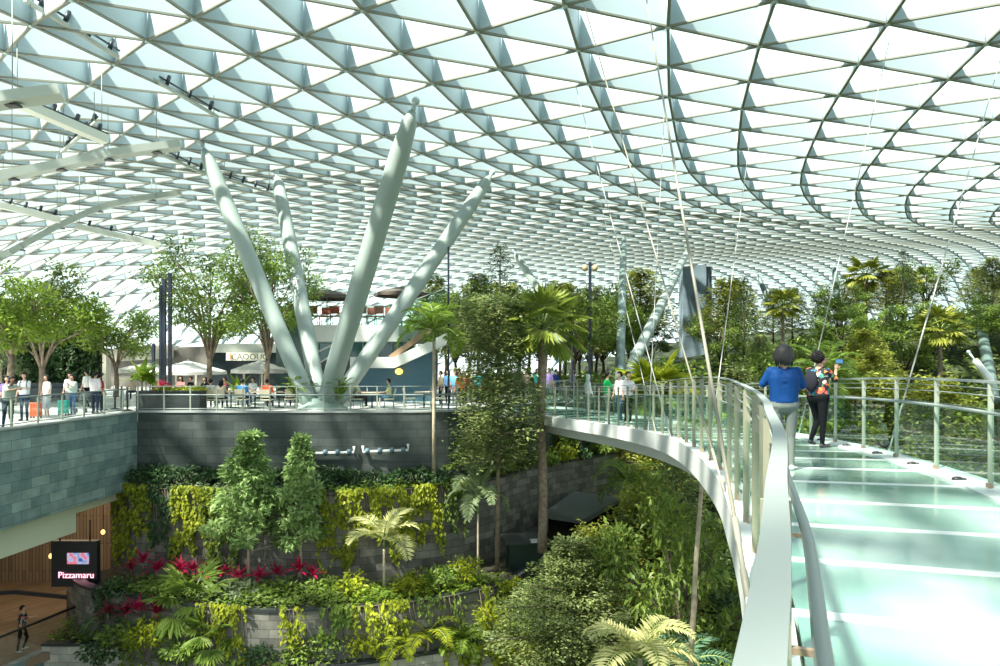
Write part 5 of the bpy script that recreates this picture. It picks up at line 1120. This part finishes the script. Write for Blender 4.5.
        for i in range(90):
            f = (i+.5)/90; zz = 1-2*f; a = i*2.399; rr_ = math.sqrt(1-zz*zz); d3 = hr.inverted() @ V((0, 0, 0))+V((rr_*math.cos(a), rr_*math.sin(a), zz))
            if d3.y > .45 and d3.z < .75: continue
            hb.ell(c+hr @ v(d3.x*.105, d3.y*.11-.012, d3.z*.105-.005)*k, tuple(random.uniform(.02, .034)*k for _ in range(3)), 6, 5)
    elif hair == 'bob':
        hb.ell(c+hr @ v(0, -.035, -.07)*k, (.105*k, .085*k, .10*k), 14, 8)
        for i in range(16): a = math.pi*(1.0+i/15); q = c+hr @ v(math.cos(a)*.09, math.sin(a)*.085-.01, -.03)*k; hb.tube([q+v(0, 0, .08)*k, q, q+hr @ v(math.cos(a)*.015, 0, -.13-.02*(i % 3))*k], [.02*k, .024*k, .007*k], 6)
    elif hair == 'long' and True:
        for i in range(14): a = math.pi*(1.0+i/13); q = c+hr @ v(math.cos(a)*.088, math.sin(a)*.08, -.03)*k; hb.tube([q+v(0, 0, .08)*k, q, q+hr @ v(math.cos(a)*.02, -.01, -.28-.02*(i % 3))*k], [.02*k, .024*k, .009*k], 6)
    if hair == 'bun': hb.ell(c+hr @ v(0, -.10, .02)*k, (.05*k, .05*k, .05*k), 10, 8)
    if hair == 'short': hb.ell(c+v(0, -.03, -.03)*k, (.088*k, .08*k, .08*k), 12, 8)
    if hair in ('short', 'bun', 'bob', 'long'):
        # clear the face: pull the cap back from the front below the hairline
        nvv = []
        for p in hb.v:
            q = hr.inverted() @ (V(p)-hd)
            if q.y > .035*k and q.z < .055*k: q.y = .035*k if abs(q.x) < .08*k else q.y*.6
            nvv.append(tuple(hd+hr @ q))
        hb.v = nvv
    hb.build('hair', scarf or hairm, root)
    if bag:
        m_ = MB(); bm_ = cloth('bag_'+bag[0], bag[1]); m_.ell(up(0, -.19, .30), (.14*k, .085*k, .20*k), 14, 10); m_.build('backpack', bm_, root)
        m_ = MB()
        for s_ in (-1, 1): m_.tube([up(s_*.11, -.12, .48), up(s_*.11, .02, .575), up(s_*.11, .13, .44), up(s_*.13, .10, .22), up(s_*.12, -.08, .14)], .014*k, 5)
        m_.build('straps', bm_, root)
    root.location = loc; root.rotation_euler = (0, 0, rz); return root
def face_dir(dx, dy): return math.atan2(-dx, dy)       # rotation that turns +Y to this plan direction
# --- the two women on the bridge
def bridge_at(px, py, off=None):
    q = WZ(px, py, .844); return q
BLUET = cloth('royal_blue', (.006, .045, .17)); BLUET.node_tree.nodes['Principled BSDF'].inputs['Roughness'].default_value = .6
q = W(784, 357, 9.1)
w1 = person('woman with dark bob hair in a royal blue polo shirt, back to the camera', V((q.x, q.y, dz(9.1)+.003)), face_dir(.3, 1), BLUET, cloth('light_grey', (.15, .175, .165)), H=1.60, hair='bob', hairm=HAIRG, vox=.0125, girth=1.12, sleeve=.42, L=((-.13, .05, -.23), (.10, .20, .04)), Rr=((-.09, .04, -.25), (.04, .22, .06)))
m, nt, b = nodes('floral_cloth'); b.inputs['Roughness'].default_value = .8; N = nt.nodes.new; tc = N('ShaderNodeTexCoord'); vo = N('ShaderNodeTexVoronoi'); vo.inputs['Scale'].default_value = 20; ra = N('ShaderNodeValToRGB'); ra.color_ramp.interpolation = 'CONSTANT'
sp = N('ShaderNodeSeparateColor')
for pz, cc in ((.0, (.01, .012, .02, 1)), (.42, (.55, .10, .06, 1)), (.54, (.02, .02, .03, 1)), (.64, (.65, .60, .50, 1)), (.72, (.03, .18, .28, 1)), (.82, (.70, .28, .08, 1)), (.9, (.08, .25, .12, 1))):
    if pz == 0: ra.color_ramp.elements[0].color = cc
    else: e = ra.color_ramp.elements.new(pz); e.color = cc
ra.color_ramp.elements[-1].color = (.6, .15, .3, 1)
nt.links.new(tc.outputs['Object'], vo.inputs['Vector']); nt.links.new(vo.outputs['Color'], sp.inputs['Color']); nt.links.new(sp.outputs[0], ra.inputs['Fac']); nt.links.new(ra.outputs['Color'], b.inputs['Base Color']); FLORAL = m
q = W(818, 436, 12.1)
w2 = person('woman in a dark floral blouse and black trousers taking a photo with a raised phone', V((q.x, q.y, dz(12.1)+.003)), face_dir(1.0, .5), FLORAL, BLK, H=1.63, hair='bun', vox=.0125, girth=1.2, sleeve=.62, shoe=SHOED, Rr=((-.02, .20, -.16), (.10, .16, .20)), L=((-.02, .24, -.10), (.02, .14, .23)), kneeL=((.0, .12, -.41), (.0, -.18, -.38)), kneeR=((.0, .0, -.43), (.0, -.02, -.42)), bag=('dark', (.02, .022, .03)), lf=(-.02, .12, -.08))
def local(root, p): return root.matrix_basis @ V(p)
ph = thing('phone', 'dark phone held up in both hands by the woman in the floral blouse', 'phone', local(w2, (.06, .47, 1.47))); k_ = MB(); c = V(ph.location); k_.box(c, (.155, .012, .08), w2.rotation_euler[2]); k_.build('phone_body', BLACK, ph); k_ = MB(); c2 = local(w2, (.06, .462, 1.47)); k_.box(c2, (.14, .004, .068), w2.rotation_euler[2]); k_.build('screen', mat('phone_screen', (.05, .2, .4), .1, emit=(.1, .35, .6), es=.5), ph)
# --- people on the left terrace
def stand(px, d, rz, label, top, legs, **kw): p = onz(px, d, kw.pop('z', 0)); return person(label, p, rz, top, legs, **kw)
TO = math.pi     # facing the camera
stand(8, 22.4, face_dir(1, -.6), 'man in a grey-green T-shirt and dark trousers leaning on the left balustrade', cloth('grey_green', (.36, .42, .36)), NAVY, H=1.74, skin=SKIND, lean=.34, Rr=((-.02, .24, -.12), (.12, .22, .04)), L=((-.02, .24, -.10), (.10, .24, .03)), girth=1.08, kneeR=((.0, -.02, -.42), (0, -.10, -.42)), shoe=SHOED)
stand(7, 25.2, face_dir(.6, -1), 'woman with long black hair in a purple top behind the leaning man', cloth('purple', (.22, .15, .38)), NAVY, H=1.62, hair='long')
stand(24.5, 25.3, face_dir(.2, -1), 'man in a pale T-shirt and dark jeans with a backpack behind the leaning man', cloth('pale_blue', (.50, .55, .56)), NAVY, H=1.74, bag=('navy', (.03, .04, .08)), L=((-.04, .12, -.22), (.1, .2, .02)), shoe=SHOED)
stand(47, 26.8, face_dir(-.5, -1), 'woman in a white blouse and pale skirt with long dark hair on the left terrace', WHT, cloth('pale_denim', (.42, .50, .56)), H=1.62, hair='long', skirt=True, L=((-.10, .06, -.24), (-.12, .12, -.18)))
stand(73, 27.8, face_dir(-.3, -1), 'woman in a mint-grey top and blue jeans hugging herself beside the teal suitcase', cloth('mint_grey', (.38, .50, .44)), cloth('bright_jeans', (.05, .14, .30)), H=1.60, hair='long', L=((-.02, .12, -.22), (.16, .12, .16)), Rr=((-.02, .12, -.22), (.16, .12, .10)))
stand(70, 28.9, face_dir(.3, -1), 'person in white half hidden behind the woman in the mint-grey top', WHT, GREYC, H=1.66)
stand(87, 31.2, face_dir(-1, .2), 'man in a white shirt facing left at the back of the group', WHT, BLK, H=1.74)
stand(95, 28.2, face_dir(.2, 1), 'man in a white jersey with red side panels seen from behind', cloth('jersey_white', (.66, .62, .63)), NAVY, H=1.72, girth=1.15, shoe=SHOED, bag=('jersey_red', (.45, .05, .08)) if False else None)
stand(99, 28.6, face_dir(.2, 1), 'person in a dark red shirt just behind the man in the jersey', cloth('dark_red', (.40, .05, .08)), NAVY, H=1.62)
# stroller beside the jersey man
p = onz(85, 29.2, 0); t = thing('stroller', 'dark baby stroller left of the man in the jersey', 'stroller', p); k_ = MB(); k_.ell(p+V((0, 0, .62)), (.22, .3, .2), 12, 8); k_.build('hood', cloth('stroller', (.10, .12, .15)), t)
k_ = MB(); k_.box(p+V((0, 0, .42)), (.36, .5, .12)); k_.build('seat', DARK, t); k_ = MB(); k_.tube([p+V((-.18, .3, .1)), p+V((-.18, -.1, .5)), p+V((-.18, -.4, .98)), p+V((.18, -.4, .98)), p+V((.18, -.1, .5)), p+V((.18, .3, .1))], .015, 6); k_.build('frame', STEEL, t)
for sx in (-1, 1):
    for sy in (-1, 1): k_ = MB(); c = p+V((sx*.2, sy*.28, .09)); k_.tube([c-V((.02, 0, 0)), c+V((.02, 0, 0))], .09, 12); k_.build('wheel', BLACK, t)
# seated diners
def diner(px, d, rz, label, top, **kw): return stand(px, d, rz, label, top, kw.pop('legs', NAVY), pose='sit', seat_z=.52, H=kw.pop('H', 1.66), **kw)
diner(210.5, 30.6, .1, 'seated person in a white shirt seen from behind, nearest the planter', WHT)
diner(221, 30.3, 0, 'seated person with dark hair in the second cream chair from the planter', cloth('beige', (.50, .42, .32)), hair='long')
diner(242, 30.6, 0, 'seated person in a bright blue shirt seen from behind', cloth('bright_blue', (.05, .22, .50)), girth=1.2)
diner(267, 30.4, 0, 'seated person in an orange-red shirt seen from behind', cloth('orange_red', (.75, .13, .05)), girth=1.2)
diner(289, 30.8, .4, 'seated person in black beside the palm left of the strut foot', BLK)
diner(357, 30.9, -PI/2, 'man in a pale green shirt seated facing right at the small table', cloth('pale_green', (.48, .54, .38)), legs=BLK)
diner(389, 30.9, PI/2+.2, 'man in a pale yellow-green shirt seated facing left before the blue wall', cloth('yellow_green', (.52, .56, .28)), legs=cloth('blue_shorts', (.06, .16, .24)), shorts=True)
diner(225, 33.2, 2.6, 'seated person in dark maroon behind the blue-shirted diner', cloth('maroon', (.22, .05, .06)))
diner(253, 33.0, 3.0, 'seated person in white facing the camera behind the tree trunk', WHT)
diner(205, 33.5, 2.9, 'seated person in black left of the bright leafy plant', BLK, hair='long')
diner(165, 34.5, 2.9, 'seated person in grey behind the long planter', GREYC); diner(181, 35, 3.3, 'seated woman in pink behind the long planter', cloth('pink', (.55, .25, .25)), hair='long'); diner(191, 34.6, 2.6, 'seated person in a black shirt behind the planter shrubs', BLK)
diner(133, 36, 1.0, 'seated person in beige beside the low spreading tree', cloth('beige', (.50, .42, .32)))
# red planter pot / parasol base seen near corner
p = onz(162, 31.5, 0); t = thing('red_flower_pot', 'round clump of red flowers beside the yellow-green plant', 'flowers', p); k_ = MB(); k_.lathe(p, [(.2, 0), (.27, .7), (.3, .78), (.26, .8)], 14); k_.build('pot', DARK, t); fb = MB(); clump(fb, p+V((0, 0, .95)), .32, 240, .1, 0, up=.4, wr=.7); fb.build('flowers', LM['red'], t)
# people beyond the big tree, near the bridge end
CR = [(441, 33, 'beige shirt standing left of the feather palm trunk', (.5, .42, .3)), (448, 34, 'blue shirt partly behind the slim black post', (.10, .25, .5)), (455, 33, 'sky blue top right of the slim black post', (.16, .40, .55)), (459, 35, 'red shirt in the crowd behind the layered tree', (.5, .05, .06)), (464, 33.2, 'dark red jacket in the crowd behind the layered tree', (.3, .04, .06)), (470, 34, 'pink top in the crowd behind the layered tree', (.6, .3, .3)), (478, 33.6, 'turquoise shirt in the crowd behind the layered tree', (.05, .4, .45)), (462, 31.8, 'orange shirt bending low near the layered tree', (.75, .25, .08)), (519, 33, 'navy shirt between the layered tree and the fan palm', (.03, .06, .2)), (526, 32.4, 'pale pink shirt left of the fan palm trunk', (.6, .45, .4)), (537, 32, 'turquoise hooded top beside the fan palm trunk', (.02, .5, .42)), (549, 32, 'lilac top right of the fan palm trunk', (.35, .25, .6)), (556, 33, 'navy shirt just right of the person in lilac', (.03, .06, .2)), (572.5, 33.5, 'black vest and white top with hands on hips near the bridge end', (.3, .3, .32))]
for i, (x, d, lb, c) in enumerate(CR): stand(x, d+(4.2 if x > 500 else 0), rr.uniform(2, 4), 'person in a '+lb if not lb.startswith('black') else 'woman in a '+lb, cloth('crowd_%d' % i, c), [NAVY, BLK, GREYC][i % 3], H=1.64+.03*(i % 4), hair=['short', 'long', 'bun'][i % 3], vox=.026, lean=.5 if 'bending' in lb else 0)
# on the far part of the bridge
def onbridge(px, s_guess, rz, label, top, legs, off=1.2, **kw):
    best = None
    for i in range(400):
        s = TOT*.55+TOT*.45*i/400; p = bp(s, off); e = abs(500+F*p.x/p.y-px)
        if p.y > 15 and (best is None or e < best[0]): best = (e, p)
    p = best[1]; return person(label, p+V((0, 0, .005)), rz, top, legs, **kw)
onbridge(588, 0, face_dir(1, .3), 'woman in a pale headscarf, white top and grey trousers on the far bridge', cloth('pale_grey', (.62, .66, .66)), cloth('mid_grey', (.30, .34, .36)), off=1.5, H=1.60, hair='long', scarf=cloth('scarf_mint', (.55, .70, .66)), sleeve=.95)
onbridge(607, 0, face_dir(1, .1), 'man in a bright green T-shirt and beige trousers on the far bridge', cloth('green', (.02, .42, .12)), cloth('stone_trousers', (.45, .42, .34)), off=.8, H=1.72, Rr=((-.03, .14, -.20), (.04, .22, .10)))
onbridge(620, 0, face_dir(-.8, -.6), 'man in a white shirt and blue jeans beside the man in green', WHT, JEAN, off=.7, H=1.68, kneeL=((.0, .12, -.41), (.0, -.06, -.42)), kneeR=((.0, -.06, -.42), (.0, -.12, -.40)))
onbridge(628, 0, face_dir(.3, -1), 'person in a grey and white shirt and black trousers, rightmost of the far bridge group', cloth('soft_grey', (.55, .55, .56)), BLK, off=.7, H=1.66, L=((-.10, .04, -.22), (.12, .10, -.05)))
# lower hall
p = W(20, 656, 25.2); p.z = -8.3; p = V((-17.3, 25.2, -8.3))
person('person in a multicoloured shirt and black trousers walking in the lower wooden hall', V((W(22, 0, 25.2).x, 25.2, -8.3)), face_dir(1, .2), FLORAL, BLK, H=1.66, L=((-.03, .14, -.2), (.02, .22, .04)), kneeL=((0, .15, -.40), (0, -.14, -.38)), kneeR=((0, -.06, -.42), (0, -.06, -.42)))
person('person in black standing behind the dark rail in the lower wooden hall', V((W(56, 0, 27).x, 28.0, -8.3)), face_dir(.4, 1), BLK, BLK, H=1.7, shoe=SHOED)
# remove prototypes that were only copied
for pr in list(o for o in bpy.data.objects if o.parent is None and o.type == 'EMPTY'):
    if pr.get('label') in ('tree', 'palm', 'shrub', 'plant', 'chair', 'table', 'person'):
        for c in list(pr.children_recursive): bpy.data.objects.remove(c, do_unlink=True)
        bpy.data.objects.remove(pr, do_unlink=True)
